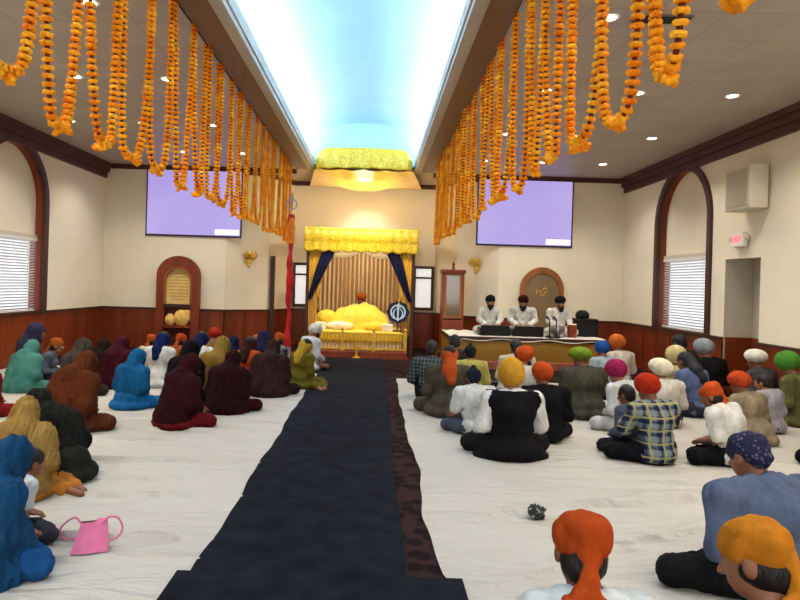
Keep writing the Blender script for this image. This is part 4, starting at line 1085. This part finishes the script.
WORLD = {}
COUNT = [0]
def person(px, top, base, label, group, yaw=0, head=('turban', (200, 80, 20)), top_=((220, 220, 215),), legs_c=(40, 40, 48), hh=None, pose=None, sleeve=1.0, skin=None, skirt=0,
           vest=None, shawl=None, face=False, beard=None, hair=None, child=False, z0=0.0, at=None, wide=1.0, fem=False, extra=(), loose=.012, base_back=.2, topmat=None):
    COUNT[0] += 1; seed = COUNT[0]; rr = random.Random(seed)
    u, v = uv(px, top)
    if at is not None: X, Y = at; hgt = hh
    elif base is not None:
        _, Yb = ground(px, base); Y = Yb + base_back; hgt = H + v * Y / F; X = u * Y / F
        if hh: hgt = hh
    else:
        hgt = hh or (.8 if fem else .86); Y = (hgt - H) * F / v; X = u * Y / F
    pz = dict(lean=rr.uniform(4, 12), slump=rr.uniform(6, 14), nod=rr.uniform(2, 12), turn=rr.uniform(-14, 14), fem=fem, wide=wide, seed=seed)
    pz.update(pose or {})
    ps = Pose(**pz)
    vox = .0085 if Y < 4.6 else (.0105 if Y < 6.2 else (.0135 if Y < 8.5 else .017))
    if face: vox = .0085
    parts = []
    sk = SKIN(skin or (SK_A if rr.random() < .5 else SK_B))
    # --- one continuous body
    A, Hd, Sb = ps.head(); A = A + ps.torso(-.012) + ps.arms_(-.008 if sleeve > .6 else 0) + ps.legs_(-.012, toe=True); Hh = list(Hd)
    for sd in (-1, 1):
        a, fi = ps.hand(sd); A += a; Hh += fi
    V, Fc = blob(A, vox, .022, subs=Sb, hard=Hh)
    body_V = V; body_F = Fc
    zmax = V[:, 2].max()
    M1 = cloth(*top_) if topmat is None else topmat
    # --- trousers and upper garment
    if legs_c is not None and not skirt:
        V, Fc = blob(ps.legs_(.02) + [ell(ps.pelvis, (.175 * wide, .14, .115))], vox, .03, fold=(.004, seed, 60, 50)); parts.append(('trousers', V, Fc, cloth(legs_c)))
    tor = ps.torso(loose)
    if skirt:
        tor = tor + [ell((0, .04, .07), (.25 * wide * skirt, .25 * skirt, .1)), ell((0, 0, .16), (.2 * wide, .17, .14))]
        if skirt > 1.05: tor = tor + ps.legs_(.022) + [ell((0, .2, .055), (.3 * wide, .2, .06))]
    neckcut = [ell(ps.head_pt((0, .05, -.12)), (.055, .07, .07), ps.hm), caps(ps.neck, .055, ps.head_pt((0, -.02, -.05)), .058)]
    if shawl is None:
        nm = 'kurta' if skirt else 'shirt'
        V, Fc = blob(tor + ps.arms_(.014 + loose * .4, sleeve), vox, .028, subs=neckcut, fold=(.0045, seed + 50, 60, 22), planes=([] if skirt else [((0, 0, -1), -.045)]))
        parts.append((nm, V, Fc, M1))
        # collar
        if not skirt or vest: pass
    else:
        # veil over head, shoulders and back, open at the face
        V, Fc = blob(tor + ps.arms_(.016, .95), vox, .03, fold=(.005, seed + 50, 70, 18)); parts.append(('tunic', V, Fc, M1))
        h = ps.head_pt; M = ps.hm
        fl = shawl[2] if len(shawl) > 2 else 1.0
        D = [ell(h((0, -.018, .022)), (.099, .118, .118), M), caps(h((0, -.05, -.04)), .085, ps.S2((0, -.05, .52)), .12), ell(h((0, -.0, -.08)), (.095, .09, .09), M)]
        D += [caps(ps.shl, .083, ps.shr, .083), ell(ps.chest + np.array((0, -.035, -.02)), (.19 * wide, .115, .2)), ell(ps.belly + np.array((0, -.05, -.02)), (.19 * wide, .11, .2))]
        D += ps.arms_(.04, .45)
        if fl > 1: D += [ell((0, -.04, .12), (.24 * wide, .18, .16)), ell(ps.belly, (.22 * wide, .15, .2))] + ps.arms_(.05, .8) + [ell((0, .1, .06), (.28 * wide, .26, .09))]
        if fl > 1: D += [caps(ps.S2((0, -.045, .50)), .15, (0, .03, .10), .255 * wide * (fl / 2))]
        pl = [((0, 0, -1), -.10)] if fl <= 1 else []
        V, Fc = blob(D, vox, .045, subs=[ell(h((0, .135, -.02)), (.062, .075, .088), M)], fold=(.0065, seed + 9, 75, 14), planes=pl)
        parts.append(('head_scarf', V, Fc, cloth(shawl[0], shawl[1] if len(shawl) > 1 else None, .5) if not callable(shawl[0]) else shawl[0]()))
    if vest:
        V, Fc = blob([ell(ps.pelvis + np.array((0, -.01, -.02)), (.25 * wide, .19, .11)), ell((0, .05, .03), (.33, .2, .06))] + ps.torso(.034), vox, .03, subs=neckcut + [caps(ps.arm[q][0] + np.array((q * .05, 0, .03)), .085, ps.arm[q][1] + np.array((q * .04, 0, 0)), .09) for q in (-1, 1)],
                      fold=(.004, seed, 16, 10), planes=[((0, 0, 1), ps.neck[2] + .03)])
        parts.append(('vest', V, Fc, cloth(vest)))
    # --- head
    hk = head[0]; h = ps.head_pt; M = ps.hm; hp = []
    if hk == 'turban':
        r = head[2] if len(head) > 2 else (.125, .14, .115)
        mb = turban_mesh(ps, r, head[3] if len(head) > 3 else (0, -.015, .055 + .25 * (r[2] - .115)), head[4] if len(head) > 4 else 20, seed=seed, n=72 if Y < 7 else 40, m_=52 if Y < 7 else 30)
        hp.append(('turban', mb, cloth(head[1], bump=.25), True)); zmax = max(zmax, max(p[2] for p in mb.v))
    elif hk == 'patka':
        tl = 1.0 if len(head) < 3 else head[2]
        A = [ell(h((0, -.012, .042)), (.09, .107, .08), M), ell(h((0, -.03, .085)), (.082, .084, .048), M)]
        nrm = ps.hm @ np.array((0, .30, -1)); nrm /= np.linalg.norm(nrm)
        V, Fc = blob(A, min(vox, .008), .03, fold=(.005, seed, 44, 26), floor=False, planes=[(nrm, float(nrm @ h((0, 0, -.004))))])
        m2 = head[1] if not isinstance(head[1], tuple) else cloth(head[1], bump=.4)
        parts.append(('patka_cloth', V, Fc, m2)); zmax = max(zmax, V[:, 2].max())
        kn = h((0, -.112, -.06))
        A = [caps(h((0, -.078, .012)), .046, kn, .014), ell(kn, (.024, .019, .02))]
        B = ps.neck + np.array((0, -.08, .015))
        A += chain([kn, kn + np.array((.012, -.012, -.045 * tl)), B + np.array((.02, -.012, .01))], [.011, .016, .009]) + chain([kn, kn + np.array((-.035, -.008, -.04 * tl)), B + np.array((-.07 * tl, .02, .02))], [.011, .017, .009])
        V, Fc = blob(A, min(vox, .008), .018, fold=(.005, seed + 3, 60, 40), floor=False)
        parts.append(('knot', V, Fc, m2))
        hair = hair or (20, 16, 16)
    elif hk == 'cap':
        A = [ell(h((0, -.012, .035)), (.087, .104, .088), M), ell(h((0, -.07, -.01)), (.062, .042, .055), M), ell(h((.0, -.11, -.02)), (.03, .022, .024), M)]
        V, Fc = blob(A, min(vox, .008), .02, subs=[ell(h((0, .15, -.05)), (.1, .1, .085), M)], fold=(.004, seed, 35, 30), floor=False)
        parts.append(('patka_cloth', V, Fc, head[1] if not isinstance(head[1], tuple) else cloth(head[1]))); zmax = max(zmax, V[:, 2].max())
    elif hk == 'knot':   # small patka with a topknot
        A = [ell(h((0, -.012, .035)), (.09, .107, .088), M), ell(h((0, .0, .125)), (.036, .036, .035), M), ell(h((0, -.06, -.02)), (.07, .05, .05), M)]
        V, Fc = blob(A, min(vox, .009), .018, subs=[ell(h((0, .15, -.05)), (.1, .1, .085), M)], fold=(.002, seed, 30, 30), floor=False)
        parts.append(('patka_cloth', V, Fc, cloth(head[1]))); zmax = max(zmax, V[:, 2].max())
    elif hk == 'veil': zmax = max(p[1][:, 2].max() for p in parts)
    elif hk == 'hair': hair = head[1]
    elif hk == 'scarfback':
        A = [ell(h((0, -.015, .0)), (.098, .115, .10), M)] + chain([h((0, -.07, -.03)), ps.S2((0, -.09, .50)), ps.S2((.02, -.125, .40))], [.07, .075, .05])
        V, Fc = blob(A, vox, .03, subs=[ell(h((0, .14, -.01)), (.08, .09, .12), M)], fold=(.006, seed, 22, 10), floor=False)
        parts.append(('head_scarf', V, Fc, cloth(head[1]))); hair = hair or (22, 18, 18)
    if hair and hk != 'veil':
        A = [ell(h((0, -.02, .026)), (.086, .1, .094), M), ell(h((0, -.055, -.035)), (.07, .05, .06), M)] if hk != 'patka' else [ell(h((0, -.022, -.02)), (.078, .084, .07), M), ell(h((0, -.05, -.05)), (.062, .045, .045), M)]
        if hk == 'hair' and len(head) > 2:   # long hair down the back
            A += chain([h((0, -.06, 0)), ps.S2((0, -.09, .56)), ps.S2((.02, -.12, .44)), ps.S2((.04, -.12, .33))], [.075, .075, .06, .025])
        V, Fc = blob(A, vox, .03, subs=[ell(h((0, .13, -.045)), (.1, .115, .1), M), ell(h((0, .13, .02)), (.066, .07, .06), M)], fold=(.003, seed, 50, 12), floor=False)
        parts.append(('hair', V, Fc, mat('hair', hair if isinstance(hair, tuple) else (20, 16, 15), .5, .3, 30, .4, 90, stretch=(1, 1, .2)))); zmax = max(zmax, V[:, 2].max())
    if beard:
        A = [ell(h((0, .052, -.085)), (.056, .05, .05), M), ell(h((0, .06, -.125)), (.042, .035, .045), M), caps(h((-.062, .02, -.03)), .016, h((-.04, .05, -.09)), .03), caps(h((.062, .02, -.03)), .016, h((.04, .05, -.09)), .03),
             caps(h((-.025, .095, -.05)), .008, h((.025, .095, -.05)), .008)]
        V, Fc = blob(A, min(vox, .009), .015, subs=[ell(h((0, .112, -.068)), (.02, .016, .006), M)], fold=(.003, seed, 60, 30), floor=False)
        parts.append(('beard', V, Fc, mat('beard', beard, .7, .3, 40, .5, 90)))
    s = hgt / zmax
    if base is None and at is None: Y -= max(0, ps.hc[1]) * s * math.cos(R(yaw))
    if s > 1.3 or s < .5: print('SCALE', label, round(s, 2), round(Y, 2))
    me = sdfmesh('body', body_V, body_F, s)
    o = link('person', me, sk); o.location = (X, Y, z0); o.rotation_euler = (0, 0, R(yaw)); tag(o, label, 'person', group)
    for nm, V, Fc, m in parts: link(nm, sdfmesh(nm, V, Fc, s), m, o)
    for nm, mb, m, sm in hp:
        mb.v = [tuple(np.array(p) * s) for p in mb.v]; mb.build(nm, m, o, True, 35)
    if face:
        for sd in (-1, 1):
            c = ps.head_pt((sd * .031, .085, .002)) * s
            e_ = MB().ell(c, (.0125 * s,) * 3, 14, 10).build('eye', M_eye, o, True)
            c2 = ps.head_pt((sd * .031, .0955, .002)) * s
            MB().ell(c2, (.0062 * s, .004 * s, .0062 * s), 12, 8).build('iris', M_iris, e_, True)
            MB().tube([ps.head_pt((sd * .016, .1, .024)) * s, ps.head_pt((sd * .032, .1, .03)) * s, ps.head_pt((sd * .05, .09, .024)) * s], .004 * s, 6).build('eyebrow', mat('brow', (24, 18, 16), .8, .2), o, True)
        MB().tube([ps.head_pt((q * .022, .093 - .004 * abs(q), -.064)) * s for q in (-1, -.5, 0, .5, 1)], [.003 * s, .006 * s, .006 * s, .006 * s, .003 * s], 8).build('lips', mat('lips', (128, 62, 56), .5, .05), o, True)
    WORLD[label] = (X, Y, s)
    return o
GL = 'worshippers seated on the left sheet'; GR = 'worshippers seated on the right sheet'
V_ = ('veil',)
def fl(px, top, base, label, **k):
    k.setdefault('fem', True); k.setdefault('head', V_); k.setdefault('skirt', 1.1); k.setdefault('yaw', -12)
    return person(px, top, base, label, GL, **k)
def fr(px, top, base, label, **k):
    k.setdefault('yaw', 14); return person(px, top, base, label, GR, **k)
# ---- left, near to far
fl(-25, 440, 600, 'person in a deep blue veil and robe at the lower left edge, knee out', shawl=((24, 84, 132), (18, 66, 108), 2.5), top_=((28, 92, 160),), yaw=-34, pose=dict(lean=12, slump=12, turn=10, arms='lap'), wide=1.08, skirt=1.15)
fl(18, 447, None, 'dark-haired child in a white T-shirt leaning one arm on the sheet', head=('hair', (22, 16, 16)), skirt=0, top_=((214, 214, 216), (190, 196, 206)), sleeve=.3, legs_c=(60, 60, 70), yaw=-30, pose=dict(lean=16, arms=('lap', 'floor'), turn=-10), skin=(140, 88, 62), hh=.53)
fl(16, 400, 512, 'person in a tan gold veil at the left edge behind the blue one', shawl=((188, 146, 72), (160, 118, 54), 2), top_=((216, 132, 44),), yaw=10, pose=dict(lean=14, legs='side', side=1), wide=1.05)
fl(66, 393, 494, 'person in dark green with a black veil leaning over, soles showing', shawl=((34, 36, 32), (22, 22, 22), 1), top_=((50, 52, 40), (38, 40, 32)), legs_c=(44, 44, 34), yaw=58, pose=dict(lean=30, slump=14, legs='kneel', arms='knee'), base_back=.25)
fl(66, 352, 437, 'person wrapped in a broad rust brown shawl', shawl=((112, 52, 18), (84, 34, 14), 2), top_=((104, 44, 22),), wide=1.15, yaw=-25, pose=dict(lean=14, slump=16), skirt=1.15)
fl(22, 340, 395, 'person in a pale aqua veil and robe near the left wall', shawl=((92, 166, 152), (66, 140, 130), 2), top_=((84, 160, 150),), yaw=-20, wide=1.1)
fl(29, 322, None, 'person with a purple grey veil behind the aqua one', shawl=((70, 52, 84), (52, 62, 96)), top_=((60, 70, 100),), hh=.85, yaw=-60)
fl(48, 337, None, 'child with an orange headband and grey shirt facing right beside the aqua robe', head=('patka', (196, 96, 30), .5), skirt=0, top_=((110, 120, 140),), hh=.68, yaw=-75, face=True)
fl(80, 337, None, 'person with a grey patterned dark veil behind the rust brown shawl', shawl=((56, 50, 44), (90, 84, 76)), top_=((60, 52, 44),), hh=.76, yaw=-20)
fl(116, 336, 391, 'person in a maroon veil left of the bright blue one', shawl=((84, 16, 34), (64, 10, 26), 2), top_=((84, 14, 30),), yaw=-15)
fl(98, 338, None, 'person in dark brown with a black veil facing right, by the maroon veil', shawl=((34, 24, 24), (54, 34, 26)), top_=((90, 74, 50),), hh=.62, yaw=-60)
fl(130, 349, 413, 'person in a bright blue veil and robe', shawl=((20, 112, 172), (14, 86, 142), 1), top_=((28, 122, 190), (20, 104, 170)), yaw=-18)
fl(178, 354, 432, 'person in a dark maroon shawl with a red knee out to the right', shawl=((62, 10, 20), (44, 8, 16), 2), top_=((118, 14, 28),), yaw=-42, pose=dict(lean=8, turn=-8), skirt=1.15, wide=1.05)
fl(228, 350, 417, 'person in a blackish maroon shawl right of the red knee', shawl=((54, 14, 18), (38, 10, 14), 2), top_=((70, 12, 20),), yaw=-14, wide=1.08)
fl(187, 339, None, 'person in a black veil right behind the dark maroon shawl', shawl=((14, 12, 18), (20, 18, 26)), top_=((18, 16, 22),), hh=.80, yaw=-20)
fl(150, 334, None, 'person with an orange head cloth and cream top behind the bright blue veil', head=('patka', (224, 92, 30), .6), skirt=1.0, top_=((206, 192, 160),), hh=.66, yaw=-15)
fl(162, 331, None, 'person with a navy head scarf and white top right of the bright blue veil', head=('scarfback', (24, 34, 92)), skirt=1.0, top_=((214, 210, 204),), hh=.79, yaw=-10)
fl(180, 333, None, 'person with an orange head cloth beneath the gold bundles', head=('patka', (222, 86, 30), .6), skirt=1.0, top_=((190, 96, 44),), hh=.70, yaw=-10)
fl(200, 331, None, 'person with a navy head scarf and white shirt, behind the black veil', head=('scarfback', (26, 36, 88)), skirt=0, top_=((222, 220, 218),), hh=.80, yaw=-10)
fl(220, 335, None, 'person in a mustard veil behind the blackish maroon shawl', shawl=((150, 120, 40), (170, 130, 56)), top_=((180, 110, 30),), hh=.82, yaw=-12)
fl(214, 327, None, 'person with a bright red head cloth in the far left rows', head=('turban', (206, 44, 26), (.11, .125, .10)), skirt=1.0, top_=((150, 110, 60),), hh=.78, yaw=-8)
fl(232, 335, None, 'person in a dark navy veil between mustard and orange', shawl=((22, 30, 70), (18, 22, 50)), top_=((30, 30, 60),), hh=.70, yaw=-10)
fl(245, 337, 392, 'dark-haired person in a bright orange tunic', head=('scarfback', (60, 26, 20)), skirt=1.05, top_=((224, 84, 24), (204, 70, 18)), yaw=-12)
fl(256, 334, None, 'person with a peach cloth on the head behind the orange tunic', head=('patka', (226, 130, 90), .6), skirt=1.0, top_=((60, 40, 44),), hh=.66, yaw=-10)
fl(270, 340, 399, 'person in a dark plum brown patterned shawl near the aisle', shawl=((52, 30, 30), (72, 44, 40), 2), top_=((52, 32, 30),), yaw=-8, wide=1.1)
fl(263, 330, None, 'person in a dark purple veil behind the plum brown shawl', shawl=((44, 34, 78), (36, 30, 60)), top_=((40, 34, 60),), hh=.80, yaw=-5)
fl(278, 332, None, 'person with an orange head cloth and white collar by the red pole', head=('patka', (228, 96, 34), .5), skirt=1.0, top_=((50, 44, 60), (210, 200, 190)), hh=.74, yaw=-10)
fl(299, 339, 391, 'person in an olive mustard robe and yellow veil at the aisle edge', head=('scarfback', (216, 176, 50)), top_=((128, 112, 26), (110, 96, 24)), yaw=-35, pose=dict(lean=12, legs='side', side=1), legs_c=(30, 30, 30))
fl(308, 323, 372, 'person in white with an orange scarf beside the altar railing', head=('turban', (228, 222, 214), (.115, .13, .1)), skirt=1.0, top_=((216, 216, 222),), yaw=-50, fem=False, beard=(40, 28, 26), legs_c=(200, 200, 206))
fl(-13, 352, None, 'person in red cut off by the left edge, beside the aqua robe', shawl=((150, 22, 26), (120, 18, 22)), top_=((150, 20, 26),), hh=.70, yaw=-15)
# ---- right, near to far
fr(584, 508, None, 'child in an orange head cloth and white shirt at the lower edge', head=('patka', (206, 74, 16), 1.4), top_=((206, 210, 208),), hh=.83, yaw=4, skin=(112, 72, 54), pose=dict(lean=4, slump=6, nod=10, turn=-6, tilt=4, legs='kneel'), at=None, wide=.92)
fr(767, 516, None, 'child in a yellow orange head cloth and maroon shirt at lower right', head=('patka', (222, 128, 18), 1.4), top_=((88, 14, 26),), hh=.84, yaw=20, skin=(140, 92, 66), pose=dict(lean=4, slump=6, nod=12, turn=22, tilt=6, legs='kneel'), wide=.92)
fr(782, 440, 598, 'broad person in a blue grey shirt and dark patterned head cloth', head=('cap', spots('patterned head cloth', (34, 34, 60), (92, 88, 120), 42, .3)), top_=((104, 118, 148), (88, 102, 132)), legs_c=(24, 24, 30), yaw=14, pose=dict(lean=10, slump=12, turn=6, arms='lap'), wide=1.38, loose=.02, base_back=-.05)
fr(850, 385, 476, 'person in black at the right edge, only a knee in view', head=('turban', (40, 40, 60)), top_=((40, 40, 46),), legs_c=(18, 18, 22), yaw=20)
fr(515, 358, 466, 'person in a yellow turban and black vest over a white kurta', head=('turban', (236, 164, 36), (.118, .132, .135), (0, -.02, .045), 8), top_=((222, 220, 216),), vest=(24, 22, 28), yaw=4, wide=1.08, pose=dict(lean=4, slump=6, turn=0, nod=2), legs_c=(30, 28, 32), base_back=.22)
M_plaid = plaid('blue plaid', (40, 54, 96), [('X', (120, 130, 132), .40, .1), ('Z', (120, 130, 132), .38, .0), ('X', (24, 30, 52), .2, .55), ('Z', (24, 30, 52), .2, .55), ('X', (168, 160, 96), .16, .24), ('Z', (168, 160, 96), .14, .24)], .115)
fr(659, 375, 471, 'person in a red turban and blue and yellow plaid shirt', head=('turban', (206, 48, 18), (.113, .13, .11)), topmat=M_plaid, legs_c=(22, 22, 28), yaw=16, wide=1.08, pose=dict(lean=6, slump=10, turn=6, arms='fwd'), loose=.02)
fr(633, 384, None, 'small dark-haired child held in front of the plaid shirt', head=('hair', (22, 18, 20)), top_=((90, 100, 120),), hh=.66, yaw=30)
fr(736, 384, 472, 'person in a white T-shirt with a tailed orange head cloth', head=('patka', (222, 82, 20), 1.3), top_=((214, 210, 204),), sleeve=.42, legs_c=(20, 20, 26), yaw=40, pose=dict(lean=12, slump=14, turn=12, arms='lap'), skin=(140, 90, 64), loose=.028, wide=1.12)
fr(548, 363, 448, 'person in a black jacket and orange turban beside the black vest', head=('turban', (224, 78, 20), (.112, .13, .105)), top_=((22, 22, 26),), legs_c=(24, 24, 28), yaw=8, wide=1.05, loose=.022)
fr(478, 367, 441, 'young person in a white T-shirt with a dark navy head cloth', head=('knot', (34, 40, 56)), top_=((206, 206, 204),), sleeve=.42, legs_c=(84, 92, 116), yaw=6, pose=dict(lean=8, slump=12, arms='knee'), loose=.022)
fr(450, 346, 420, 'person in a brown grey kurta with an orange scarf down the back', head=('scarfback', (216, 86, 24)), top_=((92, 82, 66),), skirt=1.08, yaw=-4, wide=1.05, legs_c=(90, 80, 64))
M_check = plaid('grey check', (70, 78, 80), [('X', (36, 40, 46), .4, .1), ('Z', (36, 40, 46), .4, 0), ('X', (120, 128, 126), .12, .6), ('Z', (120, 128, 126), .12, .6)], .05)
fr(431, 341, 405, 'dark-haired person in a grey checked shirt at the aisle', head=('hair', (38, 26, 26)), topmat=M_check, legs_c=(30, 30, 36), yaw=-14, pose=dict(turn=-14, legs='knee', side=-1, arms=('knee', 'lap')))
fr(470, 343, None, 'small person in a yellow shirt with dark topknot', head=('knot', (36, 40, 44)), top_=((212, 196, 96),), hh=.78, yaw=-4, legs_c=(60, 60, 60))
fr(455, 334, None, 'dark-haired person far behind the orange back scarf', head=('hair', (30, 28, 32)), top_=((60, 50, 44),), hh=.84, yaw=0)
fr(519, 345, None, 'person in an orange turban and white top behind the yellow turban', head=('turban', (220, 84, 24), (.115, .13, .105)), top_=((200, 196, 186),), hh=.85, yaw=-30, beard=(24, 20, 20), pose=dict(turn=-30))
fr(516, 339, None, 'dark-haired person in a cream shirt before the stage', head=('hair', (28, 24, 26)), top_=((206, 200, 176),), hh=.82, yaw=0)
fr(587, 348, 422, 'broad person in a lime green turban and olive grey kurta', head=('turban', (130, 158, 34), (.135, .15, .085), (0, -.01, .06), 10), top_=((84, 82, 66),), skirt=1.05, legs_c=(70, 70, 60), yaw=10, wide=1.15, loose=.025)
fr(608, 341, 396, 'person in a bright blue turban and pale blue shirt', head=('turban', (30, 92, 186), (.118, .13, .115)), top_=((168, 184, 196),), yaw=12)
fr(620, 334, None, 'person in an orange turban and white shirt behind the blue turban', head=('turban', (232, 112, 40), (.125, .14, .12)), top_=((214, 200, 184),), hh=.87, yaw=20)
fr(632, 361, 437, 'person in a magenta turban and white shirt turned to the left', head=('turban', (176, 34, 92), (.122, .138, .12)), top_=((200, 202, 200),), legs_c=(190, 190, 190), yaw=28, pose=dict(lean=12, slump=12), skirt=0)
fr(663, 358, None, 'person in a wide white wound turban behind the plaid shirt', head=('turban', (228, 218, 190), (.14, .15, .105), (0, -.02, .055), 25), top_=((216, 210, 196),), hh=.80, yaw=12)
fr(680, 345, None, 'person in a tall cream yellow turban and cream kurta', head=('turban', (220, 204, 140), (.135, .145, .13)), top_=((212, 198, 134),), hh=.86, yaw=14, wide=1.1)
fr(698, 353, 421, 'long-haired person in a lavender blue shirt', head=('hair', (24, 22, 32), 1), top_=((112, 130, 178), (96, 114, 164)), yaw=20, fem=True, legs_c=(60, 60, 80))
fr(708, 338, None, 'person in a grey blue turban and black clothes below the window', head=('turban', (150, 160, 166), (.125, .14, .11)), top_=((26, 26, 28),), hh=.92, yaw=16)
fr(682, 334, None, 'person with dark hair below the window sill', head=('hair', (22, 22, 32)), top_=((40, 36, 40),), hh=.93, yaw=16)
fr(747, 371, None, 'person in an orange red turban and tan kurta behind the tailed head cloth', head=('turban', (216, 74, 26), (.118, .132, .105)), top_=((168, 148, 118),), hh=.75, yaw=24, skirt=1.05, legs_c=(160, 140, 112), pose=dict(arms='knee'), wide=1.1)
fr(760, 349, None, 'person in a white turban and grey jacket below the door recess', head=('turban', (230, 224, 212), (.13, .145, .095), (0, -.015, .06), 12), top_=((84, 84, 88),), hh=.85, yaw=24, wide=.95)
fr(775, 375, 438, 'dark-haired person in a pale lavender grey shirt near the right wall', head=('hair', (34, 28, 28)), top_=((172, 168, 178),), yaw=26, legs_c=(30, 26, 30), loose=.02)
fr(803, 352, 430, 'person in a bright green turban and olive kurta at the right edge', head=('turban', (84, 158, 52), (.13, .142, .12)), top_=((112, 108, 60),), skirt=1.05, legs_c=(90, 86, 56), yaw=26, wide=.9)
# ---- musicians and the reader
GM = 'musicians on the stage'
W = ((228, 224, 214),)
person(0, 0, None, 'bearded musician in white and dark turban at the left harmonium', GM, yaw=176, at=(2.36, 12.8), hh=.80, z0=.625, head=('turban', (30, 30, 38), (.112, .13, .1), (0, -.02, .07), 22), top_=W, legs_c=(226, 222, 212), face=True, beard=(30, 24, 24), pose=dict(lean=4, slump=4, nod=2, turn=6, arms='play'))
person(0, 0, None, 'musician in white and dark red turban at the middle harmonium', GM, yaw=170, at=(3.04, 12.8), hh=.82, z0=.625, head=('turban', (66, 26, 30), (.112, .13, .1), (0, -.02, .07), 22), top_=W, legs_c=(226, 222, 212), face=True, beard=(36, 28, 26), pose=dict(lean=10, slump=8, nod=8, turn=-8, arms='play'), wide=1.08)
person(0, 0, None, 'musician in white and black turban behind the tabla drums', GM, yaw=186, at=(3.76, 12.78), hh=.82, z0=.625, head=('turban', (22, 22, 26), (.112, .13, .1), (0, -.02, .07), 22), top_=W, legs_c=(226, 222, 212), face=True, beard=(26, 22, 22), pose=dict(lean=6, slump=6, nod=4, turn=18, arms='play'))
person(0, 0, None, 'bearded reader in an orange turban seated behind the yellow cloth mound', None, yaw=180, at=(AXX + .02, 14.72), hh=.86, z0=.5, head=('turban', (226, 110, 36), (.115, .13, .105), (0, -.02, .07), 22), top_=W, legs_c=(226, 222, 212), face=True, beard=(60, 34, 28), pose=dict(lean=10, slump=6, nod=14, arms='lap'))
